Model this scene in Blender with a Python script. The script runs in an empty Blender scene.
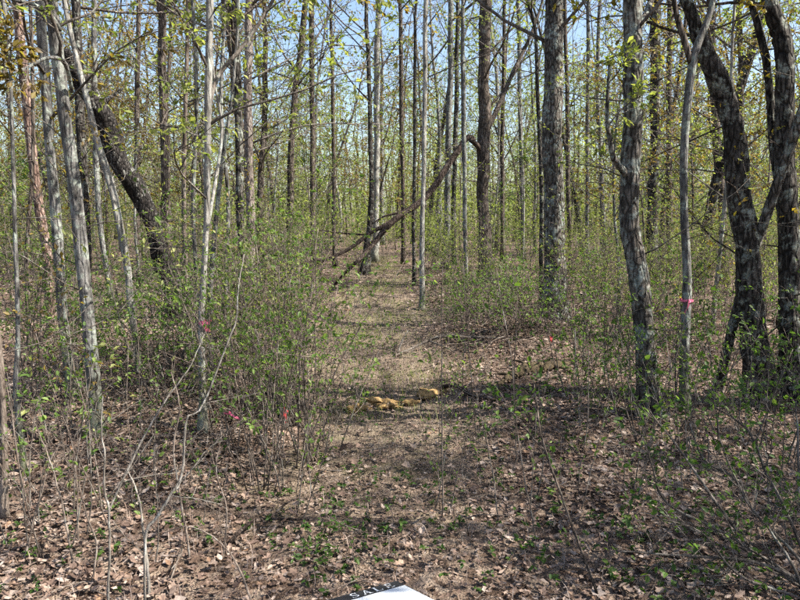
import bpy, math
import numpy as np
from mathutils import Vector, Matrix

# ------------------------------------------------------------------ camera, sky, sun, exposure
scene = bpy.context.scene
COL = scene.collection
F = 666.0                    # focal length in pixels of an 800 x 600 picture
HORIZON = 215.0              # picture row of the horizon
EYE = 1.6
PITCH = math.atan((300.0 - HORIZON) / F)

cam_data = bpy.data.cameras.new('camera')
cam_data.sensor_width = 36.0
cam_data.lens = 36.0 * F / 800.0
cam_data.clip_start = 0.05
cam_data.clip_end = 2000.0
cam = bpy.data.objects.new('camera', cam_data)
COL.objects.link(cam)
cam.location = (0, 0, EYE)
cam.rotation_euler = (math.pi / 2 - PITCH, 0, 0)
scene.camera = cam

SUN_AZ, SUN_EL = 101.0, 48.0           # degrees clockwise from the viewing direction; height
sun_dir = Vector((math.sin(math.radians(SUN_AZ)) * math.cos(math.radians(SUN_EL)),
                  math.cos(math.radians(SUN_AZ)) * math.cos(math.radians(SUN_EL)),
                  math.sin(math.radians(SUN_EL))))
world = bpy.data.worlds.new('World')
scene.world = world
world.use_nodes = True
wn = world.node_tree
sky = wn.nodes.new('ShaderNodeTexSky')
sky.sky_type = 'NISHITA'
sky.sun_disc = False
sky.sun_elevation = math.radians(SUN_EL)
sky.sun_rotation = math.radians(SUN_AZ)
sky.air_density = 1.0
sky.dust_density = 1.6
sky.ozone_density = 1.0
bg = wn.nodes['Background']
bg.inputs['Strength'].default_value = 0.085
wn.links.new(sky.outputs[0], bg.inputs['Color'])

sl = bpy.data.lights.new('sun', 'SUN')
sl.energy = 5.0
sl.angle = math.radians(0.53)
sl.color = (1.0, 0.94, 0.84)
sun = bpy.data.objects.new('sun', sl)
COL.objects.link(sun)
sun.rotation_euler = sun_dir.to_track_quat('Z', 'Y').to_euler()
sun.location = (20, -5, 30)

scene.view_settings.view_transform = 'Standard'
scene.view_settings.look = 'None'
scene.view_settings.gamma = 1.0
scene.view_settings.use_curve_mapping = False
scene.view_settings.exposure = 1.7
scene.render.engine = 'CYCLES'
scene.cycles.use_denoising = False
scene.cycles.max_bounces = 4
scene.cycles.diffuse_bounces = 2
scene.cycles.glossy_bounces = 1
scene.cycles.transmission_bounces = 2
scene.cycles.debug_use_spatial_splits = True
scene.cycles.use_adaptive_sampling = True
scene.cycles.adaptive_threshold = 0.03
scene.cycles.caustics_reflective = False
scene.cycles.caustics_refractive = False

rng = np.random.default_rng(11)

# ------------------------------------------------------------------ terrain and picture-to-place helpers
def smooth(a, b, x):
    t = np.clip((np.asarray(x, float) - a) / (b - a), 0, 1)
    return t * t * (3 - 2 * t)

def path_x(y):
    return -0.04 - 0.02 * np.clip(y, 0, 26) - 0.0007 * np.clip(y, 0, 26) ** 2

def ground_h(x, y):
    x = np.asarray(x, float); y = np.asarray(y, float)
    d = np.abs(x - path_x(y))
    h = 0.10 * smooth(0.5, 1.7, d) * smooth(2.5, 6, y)
    h = h + 0.035 * np.sin(1.3 * x + 0.7 * y) * np.sin(0.9 * y - 0.6 * x + 1.0)
    h = h + 0.018 * np.sin(3.1 * x - 1.7 * y + 0.5) * np.sin(2.6 * y + 1.9 * x)
    h = h + 0.010 * np.sin(6.7 * x + 2.1 * y) * np.sin(5.9 * y - 3.3 * x + 2.0)
    h = h + 0.20 * np.exp(-((x - 1.35) / 1.0) ** 2 - ((y - 8.0) / 0.9) ** 2)      # bank right of the path
    h = h + 0.16 * np.exp(-((x + 2.2) / 1.2) ** 2 - ((y - 7.0) / 1.6) ** 2)
    h = h + 0.12 * np.sin(0.16 * x + 0.5) * np.sin(0.13 * y) * smooth(12, 30, y)
    return h

CP, SP = math.cos(PITCH), math.sin(PITCH)
def ray(px, py):
    u = (px - 400.0) / F; v = (300.0 - py) / F
    return np.array([u, CP + v * SP, -SP + v * CP])        # length along the view axis = 1

def ground_at(px, py):
    r = ray(px, py)
    t = 0.5
    for _ in range(4000):
        p = r * t + (0, 0, EYE)
        if p[2] <= ground_h(p[0], p[1]):
            break
        t += 0.01
        if t > 60: break
    return r * t + (0, 0, EYE)

def at(px, py, Y):
    """the point seen at a pixel that stands Y metres in front of the camera"""
    r = ray(px, py)
    return r * (Y / r[1]) + (0, 0, EYE)

# ------------------------------------------------------------------ mesh helpers
def norm(a):
    return a / np.maximum(np.linalg.norm(a, axis=-1, keepdims=True), 1e-9)

class Geo:
    """collects vertices, quads/triangles and a tint per vertex; build() makes ONE mesh object"""
    def __init__(s):
        s.v, s.f, s.t, s.n = [], [], [], 0
    def add(s, v, f, tint=0.5):
        v = np.asarray(v, np.float32).reshape(-1, 3)
        f = np.asarray(f, np.int32)
        s.v.append(v); s.f.append(f + s.n)
        s.t.append(np.broadcast_to(np.asarray(tint, np.float32), (len(v),)))
        s.n += len(v)
    def mesh(s, name, mat, origin=(0, 0, 0), smooth_shade=True):
        me = bpy.data.meshes.new(name)
        v = np.concatenate(s.v) - np.asarray(origin, np.float32)
        me.vertices.add(len(v)); me.vertices.foreach_set('co', v.ravel())
        sizes = np.concatenate([np.full(len(f), f.shape[1], np.int32) for f in s.f])
        idx = np.concatenate([f.ravel() for f in s.f])
        me.loops.add(len(idx)); me.loops.foreach_set('vertex_index', idx)
        me.polygons.add(len(sizes))
        me.polygons.foreach_set('loop_start', np.concatenate([[0], np.cumsum(sizes)[:-1]]).astype(np.int32))
        me.polygons.foreach_set('use_smooth', np.full(len(sizes), smooth_shade))
        a = me.attributes.new('tint', 'FLOAT', 'POINT')
        a.data.foreach_set('value', np.concatenate(s.t))
        me.update(calc_edges=True)
        me.materials.append(mat)
        return me
    def build(s, name, mat, parent=None, origin=(0, 0, 0), smooth_shade=True):
        return link(name, s.mesh(name, mat, origin, smooth_shade), parent)

def link(name, data, parent=None, loc=None):
    o = bpy.data.objects.new(name, data)
    COL.objects.link(o)
    if parent is not None: o.parent = parent
    if loc is not None: o.location = [float(c) for c in loc]
    return o

def tag(o, label=None, cat=None, group=None, kind=None):
    for k, val in (('label', label), ('category', cat), ('group', group), ('kind', kind)):
        if val: o[k] = val
    return o

def thing(name, label, cat, loc, group=None):
    return tag(link(name, None, None, loc), label, cat, group)

def copy_thing(root, loc, rz, s, label=None, group=None, tilt=(0, 0)):
    r = root.copy(); COL.objects.link(r)
    r.location = [float(c) for c in loc]; r.rotation_euler = (tilt[0], tilt[1], rz); r.scale = (s, s, s)
    if label: r['label'] = label
    if group: r['group'] = group
    for ch in KIDS[root.name]:
        c = ch.copy(); COL.objects.link(c); c.parent = r
    return r
KIDS = {}

def tubes(g, P, R, sides, tint=0.5, rough=0.0, cap=True):
    """P (B,N,3) centre lines, R (B,N) radii -> B tubes"""
    P = np.asarray(P, float); R = np.asarray(R, float)
    B, N, _ = P.shape
    T = np.empty_like(P)
    T[:, 1:-1] = P[:, 2:] - P[:, :-2]; T[:, 0] = P[:, 1] - P[:, 0]; T[:, -1] = P[:, -1] - P[:, -2]
    T = norm(T)
    main = norm(P[:, -1] - P[:, 0])
    ref = np.where(np.abs(main[:, 2:3]) > 0.7, np.array([[1.0, 0, 0]]), np.array([[0, 0, 1.0]]))
    U = norm(np.cross(T, ref[:, None, :])); V = np.cross(T, U)
    a = np.linspace(0, 2 * np.pi, sides, endpoint=False)
    rr = R[:, :, None] * np.ones(sides)
    if rough:
        nz = rng.normal(0, 1, rr.shape)
        nz = (nz + np.roll(nz, 1, 2) + 1.5 * np.roll(nz, 1, 1) + 1.5 * np.roll(nz, -1, 1)) / 3
        big = rng.normal(0, 1, (B, 1, sides)); big = (big + np.roll(big, 1, 2)) / 2
        rr = rr * (1 + rough * nz + rough * 0.8 * big)
    v = P[:, :, None, :] + rr[..., None] * (np.cos(a)[:, None] * U[:, :, None, :] + np.sin(a)[:, None] * V[:, :, None, :])
    idx = np.arange(B * N * sides).reshape(B, N, sides)
    f = np.stack([idx[:, :-1, :], np.roll(idx, -1, 2)[:, :-1, :], np.roll(idx, -1, 2)[:, 1:, :], idx[:, 1:, :]], -1).reshape(-1, 4)
    tt = tint
    if np.ndim(tint) == 1: tt = np.repeat(np.asarray(tint), N * sides)
    base = g.n
    g.add(v.reshape(-1, 3), f, tt)
    if cap and sides > 3:
        for col in (0, N - 1):
            ring = idx[:, col, :]
            g.f.append((ring[:, ::-1] if col == 0 else ring).astype(np.int32) + base)

def grow(start, d, length, n, wob, up):
    B = len(start)
    P = np.empty((B, n, 3)); P[:, 0] = start
    d = norm(d)
    for i in range(1, n):
        d = norm(d + rng.normal(0, wob, (B, 3)) + np.array([0, 0, 1.0]) * up)
        P[:, i] = P[:, i - 1] + d * (np.asarray(length) / (n - 1))[:, None]
    return P

def along(P, t):
    """points and tangents at fraction t (B,K) of each line"""
    B, N, _ = P.shape
    s = np.clip(t, 0, 0.9999) * (N - 1); i = s.astype(int); fr = (s - i)[..., None]
    b = np.arange(B)[:, None]
    a, c = P[b, i], P[b, i + 1]
    return a * (1 - fr) + c * fr, norm(c - a)

def spawn(P, R, L, per, t0, t1, ang, ratio, rr=0.55, shrink=0.55, flat=0.0):
    """children of each line: start, direction, length, radius"""
    B = len(P)
    t = t0 + (t1 - t0) * (np.arange(per) + rng.random((B, per))) / per
    pos, tan = along(P, t)
    q = rng.normal(0, 1, (B, per, 3)); q[..., 2] *= (1 - flat)
    perp = norm(q - (q * tan).sum(-1, keepdims=True) * tan)
    a = np.radians(rng.normal(ang, 12, (B, per, 1)))
    d = np.cos(a) * tan + np.sin(a) * perp
    ln = np.asarray(L)[:, None] * ratio * (1 - shrink * t) * rng.uniform(0.6, 1.25, (B, per))
    N = R.shape[1]
    ri = R[np.arange(B)[:, None], np.clip((t * (N - 1)).astype(int), 0, N - 1)]
    return pos.reshape(-1, 3), d.reshape(-1, 3), ln.ravel(), (ri * rr * rng.uniform(0.7, 1.0, ri.shape)).ravel()

def taper(r, n, end=0.25):
    return np.asarray(r)[:, None] * np.linspace(1, end, n)[None, :]

def leaves(g, pos, d, size, wide=0.5, fine=False, droop=0.25, flat=1.0):
    """thin folded leaves with a midrib crease: 2 quads (or 4 faces when fine) each"""
    L = len(pos)
    d = norm(d + rng.normal(0, 0.45, (L, 3)) - np.array([0, 0, droop]))
    up = norm(rng.normal(0, 0.55, (L, 3)) + np.array([0, 0, flat]))
    s = norm(np.cross(d, up)); n = np.cross(s, d)
    sz = (size * rng.uniform(0.55, 1.25, L))[:, None]
    w = wide * 0.5 * sz
    tint = rng.random(L)
    if not fine:
        v = np.stack([pos, pos + d * sz * 0.5 + s * w + n * w * 0.35, pos + d * sz - n * sz * 0.1,
                      pos + d * sz * 0.5 - s * w + n * w * 0.35], 1)
        i = np.arange(L)[:, None] * 4
        f = np.concatenate([i + np.array([[0, 1, 2]]), i + np.array([[0, 2, 3]])])
        g.add(v.reshape(-1, 3), f, np.repeat(tint, 4))
    else:
        m1 = pos + d * sz * 0.5
        v = np.stack([pos, pos + d * sz * 0.28 + s * w * 0.85 + n * w * 0.3, pos + d * sz * 0.68 + s * w * 0.75 + n * w * 0.25,
                      pos + d * sz - n * sz * 0.12, pos + d * sz * 0.68 - s * w * 0.75 + n * w * 0.25,
                      pos + d * sz * 0.28 - s * w * 0.85 + n * w * 0.3], 1)
        i = np.arange(L)[:, None] * 6
        f = np.concatenate([i + np.array([[0, 1, 2, 3]]), i + np.array([[0, 3, 4, 5]])])
        g.add(v.reshape(-1, 3), f, np.repeat(tint, 6))

def spline(pts, n):
    """smooth line through control points"""
    p = np.asarray(pts, float)
    if len(p) == 2:
        t = np.linspace(0, 1, n)[:, None]; return p[0] * (1 - t) + p[1] * t
    q = np.vstack([2 * p[0] - p[1], p, 2 * p[-1] - p[-2]])
    s = np.linspace(0, len(p) - 1 - 1e-6, n); i = s.astype(int); t = (s - i)[:, None]
    a, b, c, d = q[i], q[i + 1], q[i + 2], q[i + 3]
    return 0.5 * (2 * b + (c - a) * t + (2 * a - 5 * b + 4 * c - d) * t ** 2 + (3 * b - a - 3 * c + d) * t ** 3)

# ------------------------------------------------------------------ materials
def new_mat(name):
    m = bpy.data.materials.new(name); m.use_nodes = True
    nt = m.node_tree
    for n in list(nt.nodes): nt.nodes.remove(n)
    out = nt.nodes.new('ShaderNodeOutputMaterial')
    return m, nt, out

def N(nt, typ, **kw):
    n = nt.nodes.new(typ)
    for k, val in kw.items():
        if k.startswith('i_'): n.inputs[int(k[2:]) if k[2:].isdigit() else k[2:].replace('_', ' ')].default_value = val
        else: setattr(n, k, val)
    return n

def ramp(nt, fac, stops, interp='LINEAR'):
    r = nt.nodes.new('ShaderNodeValToRGB'); r.color_ramp.interpolation = interp
    e = r.color_ramp.elements
    while len(e) < len(stops): e.new(0.5)
    for el, (p, c) in zip(e, stops):
        el.position = p; el.color = (*c, 1) if len(c) == 3 else c
    nt.links.new(fac, r.inputs[0])
    return r.outputs[0]

def mix(nt, fac, a, b, mode='MIX'):
    m = nt.nodes.new('ShaderNodeMix'); m.data_type = 'RGBA'; m.blend_type = mode
    for sock, val in ((m.inputs[0], fac), (m.inputs[6], a), (m.inputs[7], b)):
        if isinstance(val, bpy.types.NodeSocket): nt.links.new(val, sock)
        elif isinstance(val, (int, float)): sock.default_value = val
        else: sock.default_value = (*val, 1)
    return m.outputs[2]

def bark_mat(name, dark, mid, light, lichen, lichen_amt=0.5, fissure=0.5, zs=0.22, moss=None):
    m, nt, out = new_mat(name)
    tc = N(nt, 'ShaderNodeTexCoord'); oi = N(nt, 'ShaderNodeObjectInfo')
    off = N(nt, 'ShaderNodeVectorMath', operation='SCALE'); off.inputs[0].default_value = (37, 53, 71)
    nt.links.new(oi.outputs['Random'], off.inputs['Scale'])
    add = N(nt, 'ShaderNodeVectorMath', operation='ADD')
    nt.links.new(tc.outputs['Object'], add.inputs[0]); nt.links.new(off.outputs[0], add.inputs[1])
    mp = N(nt, 'ShaderNodeMapping'); mp.inputs['Scale'].default_value = (1, 1, zs)
    nt.links.new(add.outputs[0], mp.inputs[0])
    fis = N(nt, 'ShaderNodeTexNoise', i_Scale=38.0, i_Detail=6.0, i_Roughness=0.65); nt.links.new(mp.outputs[0], fis.inputs[0])
    vor = N(nt, 'ShaderNodeTexVoronoi', i_Scale=26.0); vor.feature = 'DISTANCE_TO_EDGE'; nt.links.new(mp.outputs[0], vor.inputs[0])
    big = N(nt, 'ShaderNodeTexNoise', i_Scale=3.2, i_Detail=4.0, i_Roughness=0.6); nt.links.new(add.outputs[0], big.inputs[0])
    pat = N(nt, 'ShaderNodeTexNoise', i_Scale=13.0, i_Detail=7.0, i_Roughness=0.68); nt.links.new(add.outputs[0], pat.inputs[0])
    spk = N(nt, 'ShaderNodeTexNoise', i_Scale=70.0, i_Detail=3.0, i_Roughness=0.7); nt.links.new(add.outputs[0], spk.inputs[0])
    base = ramp(nt, fis.outputs[0], [(0.34, dark), (0.5, mid), (0.68, light)])
    crack = ramp(nt, vor.outputs[0], [(0.0, (1 - fissure,) * 3), (0.16, (1, 1, 1))])
    base = mix(nt, 1.0, base, crack, 'MULTIPLY')
    tone = ramp(nt, big.outputs[0], [(0.3, (0.6, 0.6, 0.6)), (0.7, (1.3, 1.3, 1.3))])
    base = mix(nt, 1.0, base, tone, 'MULTIPLY')
    e = 0.62 - 0.16 * lichen_amt
    pb = N(nt, 'ShaderNodeMath', operation='MULTIPLY_ADD', i_1=0.35, i_2=-0.175); nt.links.new(big.outputs[0], pb.inputs[0])
    pa = N(nt, 'ShaderNodeMath', operation='ADD'); nt.links.new(pat.outputs[0], pa.inputs[0]); nt.links.new(pb.outputs[0], pa.inputs[1])
    lm = ramp(nt, pa.outputs[0], [(e - 0.02, (0, 0, 0)), (e + 0.09, (0.85, 0.85, 0.85))])
    lm2 = ramp(nt, spk.outputs[0], [(0.36, (0.35, 0.35, 0.35)), (0.56, (1, 1, 1))])
    lmask = mix(nt, 1.0, lm, lm2, 'MULTIPLY')
    base = mix(nt, lmask, base, lichen)
    if moss:
        sep = N(nt, 'ShaderNodeSeparateXYZ'); nt.links.new(tc.outputs['Object'], sep.inputs[0])
        low = N(nt, 'ShaderNodeMapRange', i_1=0.55, i_2=0.0, i_3=0.0, i_4=1.0); nt.links.new(sep.outputs[2], low.inputs[0])
        mm = N(nt, 'ShaderNodeMath', operation='MULTIPLY'); nt.links.new(low.outputs[0], mm.inputs[0]); nt.links.new(pat.outputs[0], mm.inputs[1])
        base = mix(nt, mm.outputs[0], base, moss)
    b = N(nt, 'ShaderNodeBsdfPrincipled', i_Roughness=0.9); b.inputs['Specular IOR Level'].default_value = 0.15
    nt.links.new(base, b.inputs['Base Color'])
    hsum = N(nt, 'ShaderNodeMath', operation='ADD'); nt.links.new(fis.outputs[0], hsum.inputs[0]); nt.links.new(crack, hsum.inputs[1])
    bp = N(nt, 'ShaderNodeBump', i_Strength=1.0, i_Distance=0.02); nt.links.new(hsum.outputs[0], bp.inputs['Height'])
    nt.links.new(bp.outputs[0], b.inputs['Normal']); nt.links.new(b.outputs[0], out.inputs[0])
    return m

def leaf_mat(name, stops, transl=0.5, rough=0.5):
    m, nt, out = new_mat(name)
    at_ = N(nt, 'ShaderNodeAttribute', attribute_name='tint')
    oi = N(nt, 'ShaderNodeObjectInfo')
    c = ramp(nt, at_.outputs['Fac'], stops)
    tone = ramp(nt, oi.outputs['Random'], [(0.0, (0.8, 0.85, 0.8)), (1.0, (1.2, 1.15, 1.1))])
    c = mix(nt, 1.0, c, tone, 'MULTIPLY')
    d = N(nt, 'ShaderNodeBsdfPrincipled', i_Roughness=rough); d.inputs['Specular IOR Level'].default_value = 0.3
    t = N(nt, 'ShaderNodeBsdfTranslucent')
    nt.links.new(c, d.inputs['Base Color'])
    ct = mix(nt, 1.0, c, (1.2, 1.3, 0.6), 'MULTIPLY'); nt.links.new(ct, t.inputs[0])
    ms = N(nt, 'ShaderNodeMixShader', i_0=transl)
    nt.links.new(d.outputs[0], ms.inputs[1]); nt.links.new(t.outputs[0], ms.inputs[2]); nt.links.new(ms.outputs[0], out.inputs[0])
    return m

def plain_mat(name, col, rough=0.7, noise=None, spec=0.3, transl=0.0):
    m, nt, out = new_mat(name)
    b = N(nt, 'ShaderNodeBsdfPrincipled', i_Roughness=rough); b.inputs['Specular IOR Level'].default_value = spec
    if noise:
        tc = N(nt, 'ShaderNodeTexCoord')
        nz = N(nt, 'ShaderNodeTexNoise', i_Scale=noise, i_Detail=6.0, i_Roughness=0.65); nt.links.new(tc.outputs['Object'], nz.inputs[0])
        c = ramp(nt, nz.outputs[0], [(0.35, tuple(0.45 * k for k in col)), (0.52, col), (0.7, tuple(min(1, 1.5 * k) for k in col))])
        nt.links.new(c, b.inputs['Base Color'])
        bp = N(nt, 'ShaderNodeBump', i_Strength=0.6, i_Distance=0.01); nt.links.new(nz.outputs[0], bp.inputs['Height']); nt.links.new(bp.outputs[0], b.inputs['Normal'])
    else:
        b.inputs['Base Color'].default_value = (*col, 1)
    nt.links.new(b.outputs[0], out.inputs[0])
    return m

LICHEN = (0.31, 0.35, 0.30)
BARK = {
    'grey':  bark_mat('bark_grey', (0.055, 0.05, 0.046), (0.145, 0.138, 0.13), (0.25, 0.243, 0.232), LICHEN, 0.6, 0.35, moss=(0.10, 0.11, 0.035)),
    'pale':  bark_mat('bark_pale', (0.12, 0.11, 0.095), (0.27, 0.255, 0.23), (0.42, 0.41, 0.38), (0.40, 0.44, 0.39), 0.45, 0.25, moss=(0.10, 0.11, 0.035)),
    'dark':  bark_mat('bark_dark', (0.018, 0.015, 0.013), (0.06, 0.052, 0.046), (0.14, 0.125, 0.11), (0.33, 0.36, 0.31), 0.42, 0.7, 0.3),
    'rough': bark_mat('bark_rough', (0.035, 0.029, 0.024), (0.12, 0.105, 0.09), (0.25, 0.225, 0.20), (0.34, 0.385, 0.345), 0.62, 0.7, 0.3),
    'brown': bark_mat('bark_brown', (0.04, 0.031, 0.024), (0.115, 0.092, 0.075), (0.21, 0.175, 0.15), (0.28, 0.29, 0.25), 0.12, 0.65, 0.2),
    'red':   bark_mat('bark_red', (0.085, 0.05, 0.038), (0.21, 0.14, 0.112), (0.36, 0.26, 0.215), (0.36, 0.33, 0.30), 0.3, 0.6, 0.35),
    'pink':  bark_mat('bark_pink', (0.09, 0.07, 0.058), (0.22, 0.18, 0.155), (0.36, 0.31, 0.275), (0.36, 0.35, 0.31), 0.3, 0.5, 0.25),
    'char':  bark_mat('bark_char', (0.008, 0.007, 0.007), (0.03, 0.026, 0.024), (0.085, 0.075, 0.068), (0.40, 0.40, 0.36), 0.22, 0.7, 0.4),
    'twig':  bark_mat('bark_twig', (0.055, 0.045, 0.037), (0.13, 0.11, 0.093), (0.22, 0.195, 0.17), (0.26, 0.27, 0.24), 0.3, 0.2),
    'stem':  bark_mat('bark_stem', (0.07, 0.052, 0.041), (0.17, 0.135, 0.11), (0.28, 0.235, 0.20), (0.30, 0.29, 0.26), 0.25, 0.2),
    'wand':  bark_mat('bark_wand', (0.09, 0.078, 0.065), (0.20, 0.18, 0.155), (0.32, 0.295, 0.265), (0.42, 0.42, 0.38), 0.2, 0.2),
    'dead':  bark_mat('bark_dead', (0.022, 0.015, 0.012), (0.062, 0.045, 0.036), (0.13, 0.10, 0.085), (0.26, 0.22, 0.19), 0.12, 0.6),
}
LEAF = {
    'spring': leaf_mat('leaf_spring', [(0, (0.15, 0.19, 0.055)), (0.5, (0.225, 0.26, 0.08)), (1, (0.33, 0.34, 0.13))]),
    'green':  leaf_mat('leaf_green', [(0, (0.07, 0.13, 0.03)), (0.55, (0.115, 0.19, 0.042)), (1, (0.18, 0.25, 0.065))]),
    'bronze': leaf_mat('leaf_bronze', [(0, (0.14, 0.09, 0.035)), (0.5, (0.22, 0.15, 0.045)), (1, (0.30, 0.22, 0.06))]),
    'gold':   leaf_mat('leaf_gold', [(0, (0.20, 0.14, 0.03)), (0.5, (0.32, 0.22, 0.045)), (1, (0.24, 0.24, 0.05))]),
    'low':    leaf_mat('leaf_low', [(0, (0.04, 0.085, 0.02)), (0.6, (0.075, 0.14, 0.028)), (1, (0.13, 0.19, 0.05))]),
}

def litter_mat():
    m, nt, out = new_mat('dead_leaf')
    a = N(nt, 'ShaderNodeAttribute', attribute_name='tint')
    oi = N(nt, 'ShaderNodeObjectInfo')
    s = N(nt, 'ShaderNodeMath', operation='ADD'); nt.links.new(a.outputs['Fac'], s.inputs[0]); nt.links.new(oi.outputs['Random'], s.inputs[1])
    fr = N(nt, 'ShaderNodeMath', operation='FRACT'); nt.links.new(s.outputs[0], fr.inputs[0])
    c = ramp(nt, fr.outputs[0], [(0, (0.085, 0.056, 0.044)), (0.2, (0.17, 0.118, 0.092)), (0.42, (0.26, 0.185, 0.145)), (0.6, (0.30, 0.235, 0.19)),
                                 (0.74, (0.20, 0.165, 0.15)), (0.88, (0.42, 0.35, 0.30)), (1, (0.23, 0.14, 0.085))])
    tc = N(nt, 'ShaderNodeTexCoord')
    nz = N(nt, 'ShaderNodeTexNoise', i_Scale=60.0, i_Detail=3.0); nt.links.new(tc.outputs['Object'], nz.inputs[0])
    c = mix(nt, 1.0, c, ramp(nt, nz.outputs[0], [(0.35, (0.68, 0.66, 0.65)), (0.65, (1.18, 1.18, 1.18))]), 'MULTIPLY')
    wet = N(nt, 'ShaderNodeTexNoise', i_Scale=1.7, i_Detail=4.0, i_Roughness=0.6)
    gp_ = N(nt, 'ShaderNodeNewGeometry'); nt.links.new(gp_.outputs['Position'], wet.inputs[0])
    c = mix(nt, 1.0, c, ramp(nt, wet.outputs[0], [(0.36, (0.55, 0.52, 0.52)), (0.56, (1.08, 1.06, 1.04))]), 'MULTIPLY')
    d = N(nt, 'ShaderNodeBsdfPrincipled', i_Roughness=0.75); d.inputs['Specular IOR Level'].default_value = 0.25
    t = N(nt, 'ShaderNodeBsdfTranslucent'); nt.links.new(c, d.inputs[0]); nt.links.new(c, t.inputs[0])
    ms = N(nt, 'ShaderNodeMixShader', i_0=0.15)
    nt.links.new(d.outputs[0], ms.inputs[1]); nt.links.new(t.outputs[0], ms.inputs[2]); nt.links.new(ms.outputs[0], out.inputs[0])
    return m
M_LITTER = litter_mat()

def ground_mat():
    m, nt, out = new_mat('forest_floor')
    tc = N(nt, 'ShaderNodeTexCoord')
    v = N(nt, 'ShaderNodeTexVoronoi', i_Scale=22.0, i_Randomness=1.0); nt.links.new(tc.outputs['Object'], v.inputs[0])
    sep = N(nt, 'ShaderNodeSeparateColor'); nt.links.new(v.outputs['Color'], sep.inputs[0])
    leafc = ramp(nt, sep.outputs[0], [(0, (0.07, 0.048, 0.036)), (0.3, (0.14, 0.10, 0.078)), (0.6, (0.21, 0.16, 0.125)), (0.85, (0.28, 0.225, 0.18)), (1, (0.12, 0.09, 0.08))])
    n1 = N(nt, 'ShaderNodeTexNoise', i_Scale=1.4, i_Detail=6.0, i_Roughness=0.65); nt.links.new(tc.outputs['Object'], n1.inputs[0])
    n2 = N(nt, 'ShaderNodeTexNoise', i_Scale=90.0, i_Detail=3.0); nt.links.new(tc.outputs['Object'], n2.inputs[0])
    c = mix(nt, 1.0, leafc, ramp(nt, n1.outputs[0], [(0.3, (0.62, 0.58, 0.55)), (0.7, (1.15, 1.12, 1.08))]), 'MULTIPLY')
    c = mix(nt, 1.0, c, ramp(nt, n2.outputs[0], [(0.3, (0.6, 0.6, 0.6)), (0.65, (1.2, 1.2, 1.2))]), 'MULTIPLY')
    # straw-coloured trodden path, by a mesh attribute
    a = N(nt, 'ShaderNodeAttribute', attribute_name='tint')
    straw = ramp(nt, n2.outputs[0], [(0.3, (0.10, 0.076, 0.05)), (0.5, (0.21, 0.165, 0.12)), (0.7, (0.32, 0.265, 0.20))])
    pm = N(nt, 'ShaderNodeMath', operation='MULTIPLY'); nt.links.new(a.outputs['Fac'], pm.inputs[0])
    rp = ramp(nt, n1.outputs[0], [(0.3, (0.3, 0.3, 0.3)), (0.6, (1, 1, 1))]); nt.links.new(rp, pm.inputs[1])
    c = mix(nt, pm.outputs[0], c, straw)
    n3 = N(nt, 'ShaderNodeTexNoise', i_Scale=2.3, i_Detail=5.0, i_Roughness=0.7); nt.links.new(tc.outputs['Object'], n3.inputs[0])
    gm = N(nt, 'ShaderNodeMath', operation='MULTIPLY'); nt.links.new(ramp(nt, n3.outputs[0], [(0.52, (0, 0, 0)), (0.66, (0.6, 0.6, 0.6))]), gm.inputs[0])
    nt.links.new(a.outputs['Fac'], gm.inputs[1])
    c = mix(nt, gm.outputs[0], c, (0.10, 0.115, 0.04))
    b = N(nt, 'ShaderNodeBsdfPrincipled', i_Roughness=0.95); b.inputs['Specular IOR Level'].default_value = 0.1
    nt.links.new(c, b.inputs[0])
    h = N(nt, 'ShaderNodeMath', operation='ADD'); nt.links.new(sep.outputs[1], h.inputs[0]); nt.links.new(n2.outputs[0], h.inputs[1])
    bp = N(nt, 'ShaderNodeBump', i_Strength=0.9, i_Distance=0.03); nt.links.new(h.outputs[0], bp.inputs['Height'])
    nt.links.new(bp.outputs[0], b.inputs['Normal']); nt.links.new(b.outputs[0], out.inputs[0])
    return m

# ------------------------------------------------------------------ the ground
def axis(fine0, fine1, step, far0, far1):
    a = [fine0]; s = step
    while a[0] > far0: s *= 1.18; a.insert(0, a[0] - s)
    b = list(np.arange(fine0 + step, fine1, step)); s = step
    c = [b[-1]]
    while c[-1] < far1: s *= 1.18; c.append(c[-1] + s)
    return np.array(a + b + c[1:])
gx = axis(-9, 9, 0.11, -400, 400); gy = axis(1.0, 17, 0.11, -300, 600)
X, Y = np.meshgrid(gx, gy)
Z = ground_h(X, Y)
Z = Z + rng.normal(0, 0.008, Z.shape) * (np.abs(X) < 9) * (Y < 17) * (Y > 1)
g = Geo()
ii = np.arange(X.size).reshape(X.shape)
pmask = (1 - smooth(0.35, 1.0, np.abs(X - path_x(Y) + 0.15 * np.sin(2.2 * Y)))) * smooth(2.5, 5, Y) * (1 - smooth(24, 32, Y))
g.add(np.stack([X, Y, Z], -1).reshape(-1, 3),
      np.stack([ii[:-1, :-1], ii[:-1, 1:], ii[1:, 1:], ii[1:, :-1]], -1).reshape(-1, 4), pmask.ravel())
ground = g.build('ground', ground_mat())
tag(ground, 'leaf covered forest floor with a faint trodden path', kind='structure')

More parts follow.
